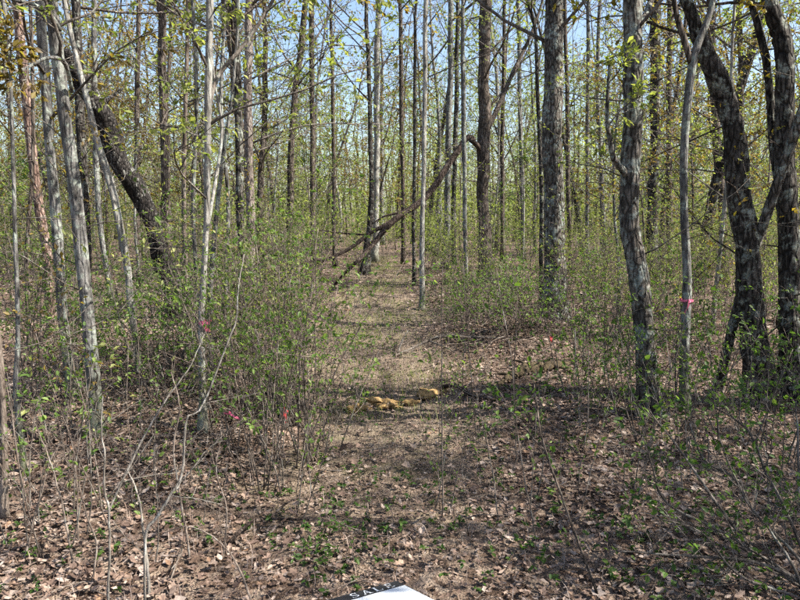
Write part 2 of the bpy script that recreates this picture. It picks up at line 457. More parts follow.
# ------------------------------------------------------------------ dead leaves on the ground
def leaf_shape(kind):
    """outline of a dead leaf, length 1 along x"""
    if kind == 0:   # beech oval
        return np.array([(0, 0), (0.2, 0.2), (0.5, 0.28), (0.8, 0.17), (1, 0), (0.8, -0.17), (0.5, -0.28), (0.2, -0.2)])
    if kind == 4:   # torn scrap
        return np.array([(0, 0), (0.3, 0.33), (0.62, 0.2), (1, 0.12), (0.75, -0.25), (0.3, -0.18)])
    if kind == 3: return np.array([(0, 0), (0.5, 0.28), (1, 0), (0.5, -0.28)])
    if kind == 1:   # oak, lobed
        return np.array([(0, 0.02), (0.25, 0.2), (0.34, 0.1), (0.52, 0.3), (0.62, 0.14), (0.82, 0.24), (1, 0), (0.82, -0.24), (0.62, -0.14), (0.52, -0.3), (0.34, -0.1), (0.25, -0.2)])
    return np.array([(0, 0), (0.1, 0.34), (0.36, 0.27), (0.5, 0.52), (0.66, 0.22), (1, 0), (0.66, -0.22), (0.5, -0.52), (0.36, -0.27), (0.1, -0.34)])  # maple

def litter(g, xy, size, kinds, lift, tilt=0.24, curl=0.28):
    L = len(xy)
    kind = rng.choice(len(kinds), L)
    for k, kk in enumerate(kinds):
        sel = kind == k
        n = int(sel.sum())
        if not n: continue
        o = leaf_shape(kk) - (0.5, 0)
        K = len(o)
        sz = size[sel][:, None]
        c1 = rng.normal(0.25, curl, (n, 1)); c2 = rng.normal(0.2, curl, (n, 1))
        z = c1 * (2.2 * np.abs(o[:, 1])[None, :] ** 1.3) * 0.6 + c2 * (o[:, 0] ** 2)[None, :] * 0.9
        z = z + rng.normal(0, 0.02, z.shape)
        loc = np.stack([np.broadcast_to(o[:, 0], z.shape), np.broadcast_to(o[:, 1], z.shape), z], -1) * sz[..., None]
        loc = np.concatenate([np.zeros((n, 1, 3)), loc], 1)
        th = rng.uniform(0, 2 * np.pi, n); tx = rng.normal(0, tilt, n); ty = rng.normal(0, tilt, n)
        ct, st = np.cos(th), np.sin(th)
        z3 = loc[..., 2] + loc[..., 0] * tx[:, None] + loc[..., 1] * ty[:, None]
        x3 = loc[..., 0] * ct[:, None] - loc[..., 1] * st[:, None]
        y3 = loc[..., 0] * st[:, None] + loc[..., 1] * ct[:, None]
        px, py = xy[sel, 0], xy[sel, 1]
        base = ground_h(px, py) + rng.uniform(*lift, n)
        v = np.stack([x3 + px[:, None], y3 + py[:, None], z3 + base[:, None]], -1)
        i = np.arange(n)[:, None] * (K + 1)
        f = np.concatenate([i + np.array([[0, j + 1, (j + 1) % K + 1]]) for j in range(K)])
        g.add(v.reshape(-1, 3), f, np.repeat(rng.random(n), K + 1))

def wedge(n, d0, d1, margin=0.5, power=1.0):
    u = rng.random(n)
    d = (d0 ** (2 * power) + u * (d1 ** (2 * power) - d0 ** (2 * power))) ** (1 / (2 * power))
    x = rng.uniform(-1, 1, n) * (0.63 * d + margin)
    return np.stack([x, d], 1)

on_path = lambda xy: 1 - smooth(0.35, 1.0, np.abs(xy[:, 0] - path_x(xy[:, 1])))
g = Geo()
xy = wedge(68000, 1.6, 9.0, power=0.75)
xy = xy[rng.random(len(xy)) > 0.45 * on_path(xy) * smooth(4, 8, xy[:, 1])]
litter(g, xy, (0.016 + 0.042 * rng.random(len(xy)) ** 2.2) * (1 - 0.35 * on_path(xy)), [0, 1, 0, 4, 2, 4], (0.004, 0.03))
xy = wedge(24000, 8.5, 22.0, 1.0, power=0.75)
xy = xy[rng.random(len(xy)) > 0.6 * on_path(xy)]
litter(g, xy, rng.uniform(0.05, 0.10, len(xy)), [3], (0.004, 0.03))
lit = g.build('leaf_litter', M_LITTER, smooth_shade=False)
tag(lit, 'brown and grey fallen leaves carpeting the forest floor', 'leaf litter', kind='stuff')
protos = []
for k in range(9):
    gg = Geo(); gsave = ground_h
    o = leaf_shape([1, 2, 0][k % 3]) - (0.5, 0)
    K = len(o); c1, c2 = rng.normal(0.45, 0.3), rng.normal(0.3, 0.35)
    z = c1 * 1.2 * np.abs(o[:, 1]) ** 1.2 + c2 * o[:, 0] ** 2 + rng.normal(0, 0.02, K)
    v = np.vstack([[(0, 0, 0)], np.column_stack([o, z])])
    gg.add(v, np.array([[0, j + 1, (j + 1) % K + 1] for j in range(K)]), 0.1 * k)
    protos.append(gg.mesh('dead_leaf', M_LITTER, smooth_shade=False))
xy = wedge(300, 2.5, 4.6, -0.1)
for i, (x, y) in enumerate(xy):
    o = link('dead_leaf', protos[i % 9], ground, (x, y, float(ground_h(x, y)) + rng.uniform(0.025, 0.045)))
    s = rng.uniform(0.035, 0.07); o.scale = (s, s, s)
    o.rotation_euler = (rng.normal(0, 0.3), rng.normal(0, 0.3), rng.uniform(0, 6.28))

# ------------------------------------------------------------------ tree building
def crown(P, R, L, h0, n1, leaf, opts, gb, gl):
    """limbs, boughs and twigs of a stem P (1,N,3) into gb, leaves into gl"""
    o = dict(ang=58, ratio=0.34, n2=5, n3=5, per=5, size=0.055, r1=0.45, up=0.05, wide=0.55, fine=False, flat=0.35, min_r=0.0028, t1=0.98, zcut=8.5, r1_max=0.026)
    o.update(opts)
    s, d, ln, r = spawn(P, R, np.array([L]), n1, h0, o['t1'], o['ang'], o['ratio'], o['r1'], 0.6, o['flat'])
    r = np.clip(r, 0.006, o['r1_max'])
    B1 = grow(s, d, ln, 7, 0.13, o['up']); R1 = taper(r, 7, 0.25)
    tubes(gb, B1, R1, 5)
    s, d, ln, r = spawn(B1, R1, ln, o['n2'], 0.2, 1.0, 45, 0.55, 0.6, 0.5, o['flat'])
    low = (s[:, 2] < o['zcut'] + 1.5) | (rng.random(len(s)) < 0.4); s, d, ln, r = s[low], d[low], ln[low], r[low]
    B2 = grow(s, d, ln, 5, 0.14, o['up'] * 0.6); R2 = taper(np.maximum(r, 0.004), 5, 0.4)
    tubes(gb, B2, R2, 3, cap=False)
    s, d, ln, r = spawn(B2, R2, ln, o['n3'], 0.15, 1.0, 45, 0.5, 0.6, 0.45, o['flat'])
    ln = np.maximum(ln, 0.12)
    low = (s[:, 2] < o['zcut']) | (rng.random(len(s)) < 0.05)         # high twigs are still nearly bare
    s, d, ln, r = s[low], d[low], ln[low], r[low]
    B3 = grow(s, d, ln, 4, 0.14, 0.02); R3 = taper(np.maximum(r, o['min_r']), 4, 0.6)
    tubes(gb, B3, R3, 3, cap=False)
    if leaf and o['per']:
        t = rng.uniform(0.25, 1.0, (len(B3), o['per']))
        p, tan = along(B3, t)
        p = p.reshape(-1, 3); tan = tan.reshape(-1, 3)
        kp = (p[:, 2] < o['zcut']) | (rng.random(len(p)) < 0.2); p, tan = p[kp], tan[kp]
        leaves(gl, p, tan, np.full(len(p), o['size']), o['wide'], o['fine'])

def stem_path(px, w, D=None, H=13.0, lean=0.0, straight=0.05, base=None):
    """centre line and radii of a stem seen in the photograph; foot first"""
    px = list(px)
    foot = ground_at(*px[0]) if base is None else np.asarray(base, float)
    if D is not None:
        foot = at(px[0][0], px[0][1], D); foot[2] = ground_h(foot[0], foot[1])
    Yb = foot[1]
    pts = [foot]
    for k, (a, b) in enumerate(px[1:]):
        pts.append(at(a, b, Yb + lean * (k + 1) / max(1, len(px) - 1)))
    rad = [0.43 * ww * Yb * (1 / CP) / F for ww in (w if len(w) == len(px) else np.interp(np.linspace(0, 1, len(px)), np.linspace(0, 1, len(w)), w))]
    pts = np.array(pts)
    if H and pts[-1][2] < H - 0.5:
        d = norm(pts[-1] - pts[-2]); n = 6
        step = (H - pts[-1][2]) / n
        p = pts[-1].copy(); r0 = rad[-1]
        for k in range(n):
            d = norm(d + rng.normal(0, straight, 3) + np.array([0, 0, 0.12]))
            p = p + d * step / max(d[2], 0.4)
            pts = np.vstack([pts, p]); rad.append(max(0.012, r0 * (1 - 0.88 * (k + 1) / n)))
    return pts, np.array(rad)

def line(pts, rad, n):
    P = spline(pts, n)
    R = np.interp(np.linspace(0, 1, n), np.linspace(0, 1, len(rad)), rad)
    return P, R

def trunk_geo(pts, rad, near=True, flare=1.35, rough=0.06):
    flare = 1 + (flare - 1) * 1.5
    L = np.linalg.norm(np.diff(pts, axis=0), axis=1).sum()
    n = int(np.clip(L / (0.10 if near else 0.35), 10, 130))
    P, R = line(pts, rad, n)
    z = P[:, 2] - P[0, 2]
    R = R * (1 + (flare - 1) * np.exp(-z / (2.2 * R[0] + 0.03)))
    P = P + rng.normal(0, 0.012 * R.max() ** 0.5, P.shape) * np.linspace(0, 1, n)[:, None] * 0.5
    t = np.linspace(0, L, n)[:, None]
    P = P + (0.07 if near else 0.13) * R[:, None] * sum(np.sin(t * f + rng.uniform(0, 6.28, 3)) * np.array([1, 1, 0]) for f in (1.1, 2.7, 5.3)) * np.clip(t / 0.5, 0, 1)
    P[0, 2] -= 0.08
    g = Geo()
    tubes(g, P[None], R[None], 14 if near else 8, rough=rough)
    return g, P, R

GROUPS = {'near': 'trees standing nearest the path', 'mid': 'trees in the middle of the wood'}
def tree(label, px, w, bark, leaf='spring', D=None, H=13.0, h0=0.35, n1=16, opts=None, name='tree', cat='tree',
         group='near', lean=0.0, limbs=(), rough=0.06, flare=1.35, low=0, base=None):
    pts, rad = stem_path(px, w, D, H, lean, base=base)
    near = pts[0][1] < 12
    low = low or (5 if n1 else 0)
    root = thing(name, label, cat, pts[0], GROUPS.get(group, group))
    g, P, R = trunk_geo(pts, rad, near, flare, rough)
    L = np.linalg.norm(np.diff(P, axis=0), axis=1).sum()
    g.build('trunk', BARK[bark], root, pts[0])
    for lb in limbs:                                   # limbs traced from the photograph
        gp = np.array([at(a, b, pts[0][1] + c) for a, b, c in lb['px']])
        lr = np.interp(np.linspace(0, 1, len(gp)), np.linspace(0, 1, len(lb['w'])), lb['w']) * 0.5 * pts[0][1] / F
        if lb.get('to'):
            d = norm(gp[-1] - gp[-2]); p = gp[-1]
            for k in range(4):
                d = norm(d + rng.normal(0, 0.06, 3) + (0, 0, 0.1)); p = p + d * lb['to'] / 4
                gp = np.vstack([gp, p]); lr = np.append(lr, max(0.008, lr[-1] * 0.7))
        n = 24
        LP, LR = line(gp, lr, n)
        gg = Geo(); tubes(gg, LP[None], LR[None], 9, rough=rough)
        lo = gg.build('limb', BARK[lb.get('bark', bark)], root, pts[0])
        if lb.get('n1', 0):
            gb, gl = Geo(), Geo()
            crown(LP[None], LR[None], np.linalg.norm(np.diff(LP, axis=0), axis=1).sum(), 0.35, lb['n1'], leaf, dict(ratio=0.45, n2=4, n3=4, **(lb.get('opts') or {})), gb, gl)
            gb.build('twigs', BARK['twig'], lo)['kind'] = 'stuff'
            gb_o = lo.children[0]; gb_o.data.transform(Matrix.Translation(Vector([-float(c) for c in pts[0]])))
            if leaf and gl.n:
                fo = gl.build('foliage', LEAF[leaf], lo, pts[0]); fo['kind'] = 'stuff'
    if n1:
        gb, gl = Geo(), Geo()
        crown(P[None], R[None], L, h0, n1, leaf, dict(opts or {}, zcut=2.3 + 0.34 * pts[0][1]), gb, gl)
        if low:      # thin low side branches
            s, d, ln, r = spawn(P[None], R[None], np.array([1.0]), low, 0.03, h0, 75, 0.9, 0.12, 0.2)
            r = np.clip(r, 0.003, 0.008); B = grow(s, d, ln, 7, 0.2, 0.04); RR = taper(r, 7, 0.3); tubes(gb, B, RR, 4)
            s, d, ln, r = spawn(B, RR, ln, 6, 0.2, 1.0, 45, 0.5, 0.7, 0.5, 0.3)
            B = grow(s, d, ln, 4, 0.2, 0.02); tubes(gb, B, taper(np.maximum(r, 0.002), 4, 0.5), 3, cap=False)
            if leaf:
                p, tan = along(B, rng.uniform(0.3, 1, (len(B), 4))); leaves(gl, p.reshape(-1, 3), tan.reshape(-1, 3), np.full(p.size // 3, 0.04))
        gb.build('branches', BARK['twig'] if bark not in ('dark', 'char') else BARK['brown'], root, pts[0])['kind'] = 'stuff'
        if leaf and gl.n:
            gl.build('foliage', LEAF[leaf], root, pts[0])['kind'] = 'stuff'
    return root, P, R

NEARO = dict(n2=4, n3=4, per=4, size=0.055, zcut=5.5, ratio=0.22, r1_max=0.014)
MIDO = dict(n2=5, n3=4, per=9, size=0.065)

# left of the path
tree('slim pink-barked pine at the far left edge behind the two grey trunks', [(52, 338), (47, 257), (38, 200), (25, 83), (17, 5)], [10, 10, 10, 11, 9], 'red',
     leaf='bronze', name='pine_tree', h0=0.3, opts=NEARO, H=12)
tree('grey mottled trunk left of its thicker twin at the left edge', [(74, 398), (68, 367), (62, 300), (55, 200), (48, 117), (42, 20)], [12, 11, 11, 11, 10, 10], 'grey',
     leaf='bronze', H=8, h0=0.35, n1=14, opts=NEARO, low=5)
tree('thick pale grey trunk with sunlit foot at left front', [(97, 437), (95, 400), (85, 283), (77, 210), (62, 83), (52, 5)], [18, 16, 15, 15, 14, 13], 'grey',
     leaf='bronze', H=8, h0=0.38, n1=14, opts=NEARO, low=14, limbs=[
        dict(px=[(59, 30, 0), (50, 16, -.1), (35, 6, -.2), (8, -3, -.3)], w=[6, 5, 4], to=.8, n1=5),
        dict(px=[(72, 92, 0), (68, 72, -.1), (62, 60, -.2), (46, 58, -.3), (22, 70, -.4), (5, 66, -.5)], w=[4, 3.5, 2], to=.3, n1=4)])
tree('charred black dead trunk leaning left across the grey trunks', [(178, 318), (170, 283), (157, 243), (140, 200), (117, 153), (97, 110), (78, 78), (64, 50)], [22, 21, 21, 23, 24, 23, 17, 10], 'char',
     leaf=None, name='dead_tree', H=0, lean=-1.2, n1=0, rough=0.16, flare=1.1, limbs=[
        dict(px=[(98, 105, -.9), (110, 98, -.8), (123, 88, -.7)], w=[5, 3, 2]), dict(px=[(84, 86, -1.05), (88, 96, -1.), (95, 108, -.9)], w=[10, 8, 6])])
tree('thin pale green-grey sapling leaning left beside the charred trunk', [(139, 372), (137, 350), (130, 300), (127, 265), (115, 200), (97, 140), (85, 92)], [7, 7, 8, 8, 8, 7, 6], 'pale',
     leaf='spring', H=6, h0=0.45, n1=8, opts=NEARO, low=3)
tree('dark trunk half hidden right behind the thick grey trunk', [(88, 322), (84, 200), (80, 100), (76, 0)], [10, 10, 9], 'dark', H=12, h0=0.3, opts=MIDO, leaf='bronze')
tree('straight brown trunk behind the foot of the charred trunk', [(167, 300), (166, 200), (163, 33), (161, 0)], [11, 10, 9], 'brown', D=12.5, H=13, h0=0.25, opts=MIDO, leaf='bronze')
tree('thin dark tree left of the straight brown trunk', [(140, 296), (137, 170), (138, 0)], [6, 6, 5], 'brown', D=13.5, H=12, h0=0.2, opts=MIDO, leaf='spring', n1=18)
tree('thin grey tree between the pale thick trunk and the charred one', [(112, 312), (98, 200), (95, 90), (94, 0)], [6, 6, 5], 'grey', D=11.0, H=12, h0=0.25, opts=MIDO, leaf='spring')
tree('white-streaked slim trunk with a pink ribbon, left of the path', [(203, 432), (203, 400), (202, 320), (207, 200), (208, 100), (210, 0)], [11, 9, 7, 7, 8, 8], 'pale',
     leaf='spring', H=8, h0=0.25, n1=18, opts=NEARO, low=8, limbs=[
        dict(px=[(208, 110, 0), (217, 78, .1), (240, 50, .2), (258, 25, .3), (273, 0, .4)], w=[5, 4, 3.5], to=1.2, n1=6, bark='twig'),
        dict(px=[(205, 240, 0), (214, 190, .1), (222, 130, .2), (214, 80, .2), (211, 40, .1)], w=[4, 3, 2.5], to=.8, n1=4)])
tree('grey twin stem just right of the white-streaked trunk', [(210, 418), (211, 370), (210, 300), (216, 220), (224, 150), (233, 90)], [9, 8, 6, 5, 4, 3], 'grey',
     leaf='spring', D=5.6, H=4.2, h0=0.4, n1=10, opts=NEARO, low=4)
tree('thin grey pole tree left of the white-streaked trunk', [(187, 418), (188, 330), (184, 200), (188, 0)], [6, 5, 5, 4], 'stem', leaf='spring', D=6.2, H=7.5, h0=0.25, n1=14, opts=NEARO, low=6)
for px_, lab_, b_ in [([(196, 388), (197, 300), (193, 200), (197, 100), (192, 0)], 'slender pole tree close on the left of the white-streaked trunk', 'grey'),
                      ([(229, 352), (226, 280), (228, 200), (221, 100), (226, 0)], 'slender pole tree between white-streaked trunk and dark upright trunk', 'grey'),
                      ([(30, 352), (27, 260), (33, 150), (30, 0)], 'slender dark pole tree left of the pink-barked pine', 'brown')]:
    tree(lab_, px_, [5, 4.5, 4, 3.5], b_, leaf='spring', H=8, h0=0.2, n1=14, opts=NEARO, low=10)
tree('dark upright trunk with a paler one touching it on the right', [(242, 346), (241, 280), (240, 200), (238, 100), (236, 0)], [9, 8, 9, 9, 9], 'dark', H=13, h0=0.3, opts=MIDO, leaf='bronze')
tree('pale pinkish trunk touching a dark one on its left', [(251, 300), (250, 200), (248, 100), (250, 0)], [10, 9, 9, 8], 'pink', H=13, h0=0.3, opts=MIDO)
tree('brown trunk curving right at its top, in the left middle distance', [(289, 262), (290, 200), (294, 100), (302, 40), (306, 0)], [8, 8, 7, 6], 'brown', D=18, H=14, h0=0.2, n1=20, opts=MIDO, group='mid')
tree('straight slim brown trunk right of the curving one', [(313, 258), (313, 200), (312, 100), (311, 0)], [7, 6, 6], 'brown', D=19, H=15, h0=0.22, n1=20, opts=MIDO, group='mid')
tree('very thin tree left of the pale trunk beside the path end', [(335, 258), (334, 200), (332, 60), (330, 0)], [5, 4, 3], 'brown', D=20, H=13, h0=0.2, n1=20, opts=MIDO, group='mid')
tree('tall pale sunlit trunk behind the end of the fallen limb', [(375, 262), (376, 200), (377, 100), (378, 0)], [7.5, 7, 6.5, 6], 'pale', D=22, H=18, h0=0.25, n1=20, opts=MIDO, group='mid')
tree('dark crooked trunk with its foot where the fallen limb ends', [(364, 275), (368, 245), (371, 200), (370, 120), (368, 50), (366, 0)], [10, 8, 6, 5, 5, 4], 'dark', H=15, h0=0.25, n1=16, opts=MIDO, flare=1.6, group='mid')
# beyond the end of the path and right of it
tree('slender brown tree left of the thin white trunk', [(403, 258), (403, 200), (401, 50), (400, 0)], [5, 5, 4], 'brown', D=21, H=15, h0=0.25, n1=20, opts=MIDO, group='mid')
tree('thin dark tree almost touching the white trunk on its left', [(414, 285), (414, 200), (415, 60), (416, 0)], [4, 4, 3], 'dark', H=12, h0=0.3, opts=MIDO, n1=14, group='mid')
tree('thin white sunlit trunk at the right edge of the path', [(422, 310), (422, 260), (423, 200), (425, 100), (426, 0)], [6, 6, 5, 5, 5], 'pale', H=12, h0=0.3, n1=14, opts=MIDO)
tree('grey trunk, left one of the close pair behind the fallen limb', [(445, 268), (447, 200), (450, 90), (451, 0)], [8, 7, 6, 6], 'grey', D=19, H=15, h0=0.25, opts=MIDO, n1=18, group='mid')
tree('darker trunk, right one of the close pair behind the fallen limb', [(454, 266), (454, 200), (456, 100), (458, 0)], [6, 5, 5, 4], 'dark', D=20, H=15, h0=0.25, opts=MIDO, n1=18, group='mid')
tree('thin grey tree left of the thick brown trunk with broken limb', [(466, 293), (465, 200), (463, 100), (463, 0)], [5, 5, 5, 4], 'grey', H=12, h0=0.3, opts=MIDO, n1=14, group='mid')
tree('thick brown trunk from which the broken limb hangs', [(487, 283), (486, 250), (484, 200), (484, 130), (484, 67), (486, 0)], [17, 15, 13, 14, 13, 13], 'brown', H=15, h0=0.3, n1=18, opts=MIDO, flare=1.4,
     limbs=[dict(px=[(488, 128, 0), (497, 110, .2), (512, 75, .4), (530, 37, .6)], w=[5.5, 5, 4.5, 3.5], to=3.0, n1=9, opts=dict(per=6, size=.06)),
            dict(px=[(483, 160, 0), (478, 147, -.1), (471, 140, -.3)], w=[6, 5, 5], bark='dead')])
tree('thin trunk right behind the thick brown one', [(503, 256), (502, 170), (503, 100), (505, 0)], [5, 5, 4], 'brown', D=21, H=14, h0=0.2, opts=MIDO, n1=20, group='mid')
tree('slim tree midway between the two thickest central trunks', [(524, 254), (522, 200), (520, 80), (518, 0)], [5, 5, 4], 'grey', D=22, H=14, h0=0.2, opts=MIDO, n1=20, group='mid')
tree('thin dark wavy tree close to the left of the lichened trunk', [(541, 313), (541, 260), (542, 200), (538, 100), (535, 30), (528, 0)], [5, 5, 5, 4, 4], 'dark', H=9, h0=0.3, opts=NEARO, n1=12)
tree('thick straight trunk with blue-green lichen below and dark bark above', [(556, 322), (555, 290), (553, 200), (554, 67), (555, 0)], [29, 25, 23, 21, 20], 'rough', H=14, h0=0.3, opts=MIDO, n1=16, flare=1.25)
tree('thin tree right of the lichened trunk', [(589, 285), (587, 200), (588, 30), (588, 0)], [5, 4, 4], 'grey', D=15, H=12, h0=0.25, opts=MIDO, n1=16, group='mid')
tree('thin grey tree left of the leaning grey-black front trunk', [(605, 262), (603, 200), (598, 100), (600, 0)], [5, 5, 4], 'grey', D=18, H=13, h0=0.25, opts=MIDO, n1=18, group='mid')
tree('slim tree just right of the lichened trunk, half hidden', [(571, 270), (568, 200), (567, 100), (565, 0)], [5, 5, 4], 'brown', D=17, H=14, h0=0.25, opts=MIDO, n1=18, group='mid')
tree('grey front trunk bending left with black knots and a stubby fork', [(653, 415), (650, 397), (637, 283), (629, 205), (633, 100), (632, 0)], [24, 23, 21, 20, 20, 19], 'rough', leaf='spring', H=9, h0=0.4, n1=12, opts=NEARO, rough=0.07,
     limbs=[dict(px=[(630, 178, 0), (615, 160, -.1), (609, 135, -.15), (607, 112, -.2), (610, 60, -.2)], w=[8, 5, 4, 3], n1=3), dict(px=[(638, 30, 0), (646, 15, .1), (652, 0, .2)], w=[7, 6, 5], to=1.5, n1=3)])
tree('dark straight trunk between the grey front trunk and the forked one', [(654, 268), (654, 200), (655, 100), (655, 0)], [14, 13, 12, 12], 'dark', H=15, h0=0.3, opts=MIDO, n1=16, D=14.5)
tree('slender brown trunk touching the dark straight one on its right', [(671, 268), (670, 200), (669, 100), (670, 0)], [8, 7, 6], 'brown', D=15.5, H=13, h0=0.25, opts=MIDO, n1=18, group='mid')
tree('slim grey forked tree with a pink ribbon, at the right', [(684, 413), (685, 360), (687, 283), (684, 200), (685, 133), (693, 62), (706, 25), (713, 0)], [12, 11, 10, 9, 9, 9, 7, 6], 'grey', leaf='gold', H=6.5, h0=0.5, n1=10, opts=NEARO, low=3,
     limbs=[dict(px=[(692, 66, 0), (686, 45, 0), (678, 20, 0), (674, 0, 0)], w=[6, 6, 5], bark='brown', to=1.5, n1=4)])
tree('massive dark crooked trunk with lichen, bending left at its top', [(761, 405), (757, 333), (747, 250), (739, 200), (733, 133), (719, 83), (700, 43), (688, 5)], [32, 27, 25, 24, 22, 22, 16, 13], 'dark', leaf='gold', H=8, h0=0.45, n1=10, opts=NEARO, rough=0.10)
tree('dark lichened trunk at the far right edge with a second stem', [(792, 402), (790, 300), (787, 200), (783, 133), (783, 50), (770, 0)], [25, 21, 20, 18, 17, 16], 'dark', leaf='gold', H=9, h0=0.42, n1=12, opts=NEARO, rough=0.10,
     limbs=[dict(px=[(779, 190, 0), (773, 143, .1), (767, 67, .1), (752, 5, .1)], w=[8, 9, 8, 7], bark='dark', to=2.0, n1=4)])
tree('grey lichened stem leaning right across the massive dark trunk', [(716, 392), (723, 372), (733, 327), (750, 260), (772, 200), (800, 117), (815, 70)], [10, 10, 10, 10, 10, 9, 8], 'rough', leaf='gold', H=4.5, h0=0.55, n1=8, opts=NEARO, rough=0.05, lean=-0.9)
tree('mid-distance brown trunk framed between forked tree and massive trunk', [(725, 262), (722, 200), (714, 100), (712, 0)], [10, 9, 9, 8], 'brown', D=14, H=13, h0=0.3, opts=MIDO, n1=16, leaf='gold', group='mid')
tree('thin tree seen right of the massive dark trunk', [(744, 268), (741, 100), (739, 0)], [6, 5, 5], 'brown', D=13, H=12, h0=0.2, opts=MIDO, n1=16, leaf='gold', group='mid')
# at the left edge, in front
tree('bare pale stem cut by the left edge of the picture', [(4, 520), (4, 450), (0, 350), (-14, 250), (-24, 120)], [9, 8, 7, 6, 5], 'stem', leaf='spring', name='sapling', cat='sapling', H=4.5, h0=0.5, n1=6, opts=NEARO)
tree('thin grey sapling with a lichened foot near the left edge', [(25, 472), (22, 450), (16, 390), (18, 330), (14, 200), (10, 60)], [8, 7, 6, 5, 4, 3], 'grey', leaf='spring', name='sapling', cat='sapling', H=4.8, h0=0.4, n1=8, opts=NEARO, low=6)

# ------------------------------------------------------------------ trees that repeat: the wood behind
def finish(root):
    KIDS[root.name] = list(root.children)
    return root

def wood_tree(H, r, bark, leaf, h0, n1, opts, name='tree', cat='tree', near=False, wob=0.05):
    n = 9
    P = np.zeros((n, 3)); d = np.array([0, 0, 1.0])
    for i in range(1, n):
        d = norm(d + rng.normal(0, wob, 3) * (1, 1, 0)); P[i] = P[i - 1] + d * H / (n - 1)
    root = thing(name, 'tree', cat, (0, 0, 0))
    g, TP, TR = trunk_geo(P, np.linspace(1, 0.12, n) * r, near)
    g.build('trunk', BARK[bark], root)
    gb, gl = Geo(), Geo()
    crown(TP[None], TR[None], H, h0, n1, leaf, opts, gb, gl)
    gb.build('branches', BARK['twig'], root)['kind'] = 'stuff'
    gl.build('foliage', LEAF[leaf], root)['kind'] = 'stuff'
    return finish(root)

def free_of_path(x, y, w):
    return abs(x - float(path_x(y))) > w

BGO = dict(n2=5, n3=4, per=9, size=0.085, ratio=0.30, min_r=0.0035)
wood = [wood_tree(14, 0.10, 'brown', 'spring', 0.16, 24, BGO), wood_tree(12, 0.07, 'grey', 'spring', 0.13, 24, BGO),
        wood_tree(16, 0.13, 'grey', 'spring', 0.18, 24, BGO), wood_tree(11, 0.055, 'brown', 'bronze', 0.15, 22, BGO, wob=0.09),
        wood_tree(13, 0.085, 'pale', 'spring', 0.17, 24, BGO), wood_tree(15, 0.10, 'dark', 'green', 0.2, 22, BGO)]
REG = {
    'L': ('slim tree with thin new leaves in the wood left of the path', 'wood left of the path'),
    'C': ('slim tree with thin new leaves far beyond the path end', 'wood beyond the path end'),
    'R': ('slim tree with thin new leaves in the wood right of the path', 'wood right of the path')}
def region(x, y):
    u = x / y
    return 'L' if u < -0.15 else ('C' if u < 0.12 else 'R')

spots = []
tries = 0
while len(spots) < 100 and tries < 9000:
    tries += 1
    y = 13 + 33 * rng.random() ** 0.85
    x = rng.uniform(-1, 1) * (0.62 * y + 1)
    if y < 26 and not free_of_path(x, y, 2.2): continue
    if y < 24 and -0.16 < x / y < 0.30: continue
    if any((x - a) ** 2 + (y - b) ** 2 < 1.5 ** 2 for a, b in spots): continue
    spots.append((x, y))
used = set()
for i, (x, y) in enumerate(spots):
    k = i % len(wood); src = wood[k]
    lab, grp = REG[region(x, y)]
    if x < 0 and rng.random() < 0.4: src = wood[3]; k = 3
    loc = (x, y, float(ground_h(x, y)))
    if k not in used:
        used.add(k); src.location = loc; src.rotation_euler = (0, 0, rng.uniform(0, 6.28)); src['label'] = lab; src['group'] = grp
    else:
        copy_thing(src, loc, rng.uniform(0, 6.28), rng.uniform(0.75, 1.2), lab, grp, (rng.normal(0, 0.03), rng.normal(0, 0.03)))
# trees just out of the picture on the sunny side: their crowns shade the front of the wood
for (x, y, k) in [(6.5, 4.6, 2), (8.0, 2.2, 4), (10.5, 4.2, 5), (12.5, 1.8, 4), (12.0, 8.2, 2)]:
    copy_thing(wood[k], (x, y, float(ground_h(x, y))), rng.uniform(0, 6.28), rng.uniform(0.8, 1.1),
               'tree just right of the picture, seen by its shadow on the front ground', 'trees right of the picture')

SHADE = [(3.4, 2.2, 4, 1.), (5.6, 2.8, 4, 1.1), (5.2, 3.3, 1, 1.)]  # unseen saplings added off-frame to shade the front ground
# saplings with layered leafy branches
SPO = dict(n2=5, n3=4, per=6, size=0.05, ratio=0.42, ang=68, flat=0.6, up=0.03, r1=0.5, min_r=0.0025, t1=0.97)
saps = [wood_tree(4.6, 0.020, 'stem', 'spring', 0.18, 22, SPO, 'sapling', 'sapling', wob=0.08), wood_tree(6.0, 0.028, 'grey', 'spring', 0.2, 26, SPO, 'sapling', 'sapling', wob=0.08),
        wood_tree(3.4, 0.015, 'stem', 'green', 0.2, 20, SPO, 'sapling', 'sapling', wob=0.1), wood_tree(5.2, 0.022, 'brown', 'bronze', 0.25, 22, SPO, 'sapling', 'sapling', wob=0.09),
        wood_tree(7.0, 0.032, 'pale', 'spring', 0.22, 26, SPO, 'sapling', 'sapling', wob=0.06)]
SREG = {'L': ('thin leafy sapling among the trunks left of the path', 'saplings left of the path'),
        'C': ('thin leafy sapling in the hazy wood beyond the path end', 'saplings beyond the path end'),
        'R': ('thin leafy sapling among the trunks right of the path', 'saplings right of the path')}
spots = []; used = set(); tries = 0
while len(spots) < 70 and tries < 9000:
    tries += 1
    y = 7.5 + 24 * rng.random()
    x = rng.uniform(-1, 1) * (0.62 * y + 0.8)
    if not free_of_path(x, y, 1.5 if y < 24 else 0.6): continue
    if y < 17 and -0.2 < x / y < 0.33: continue
    if y < 13 and -0.52 < x / y < -0.28: continue
    if any((x - a) ** 2 + (y - b) ** 2 < 1.0 for a, b in spots): continue
    spots.append((x, y))
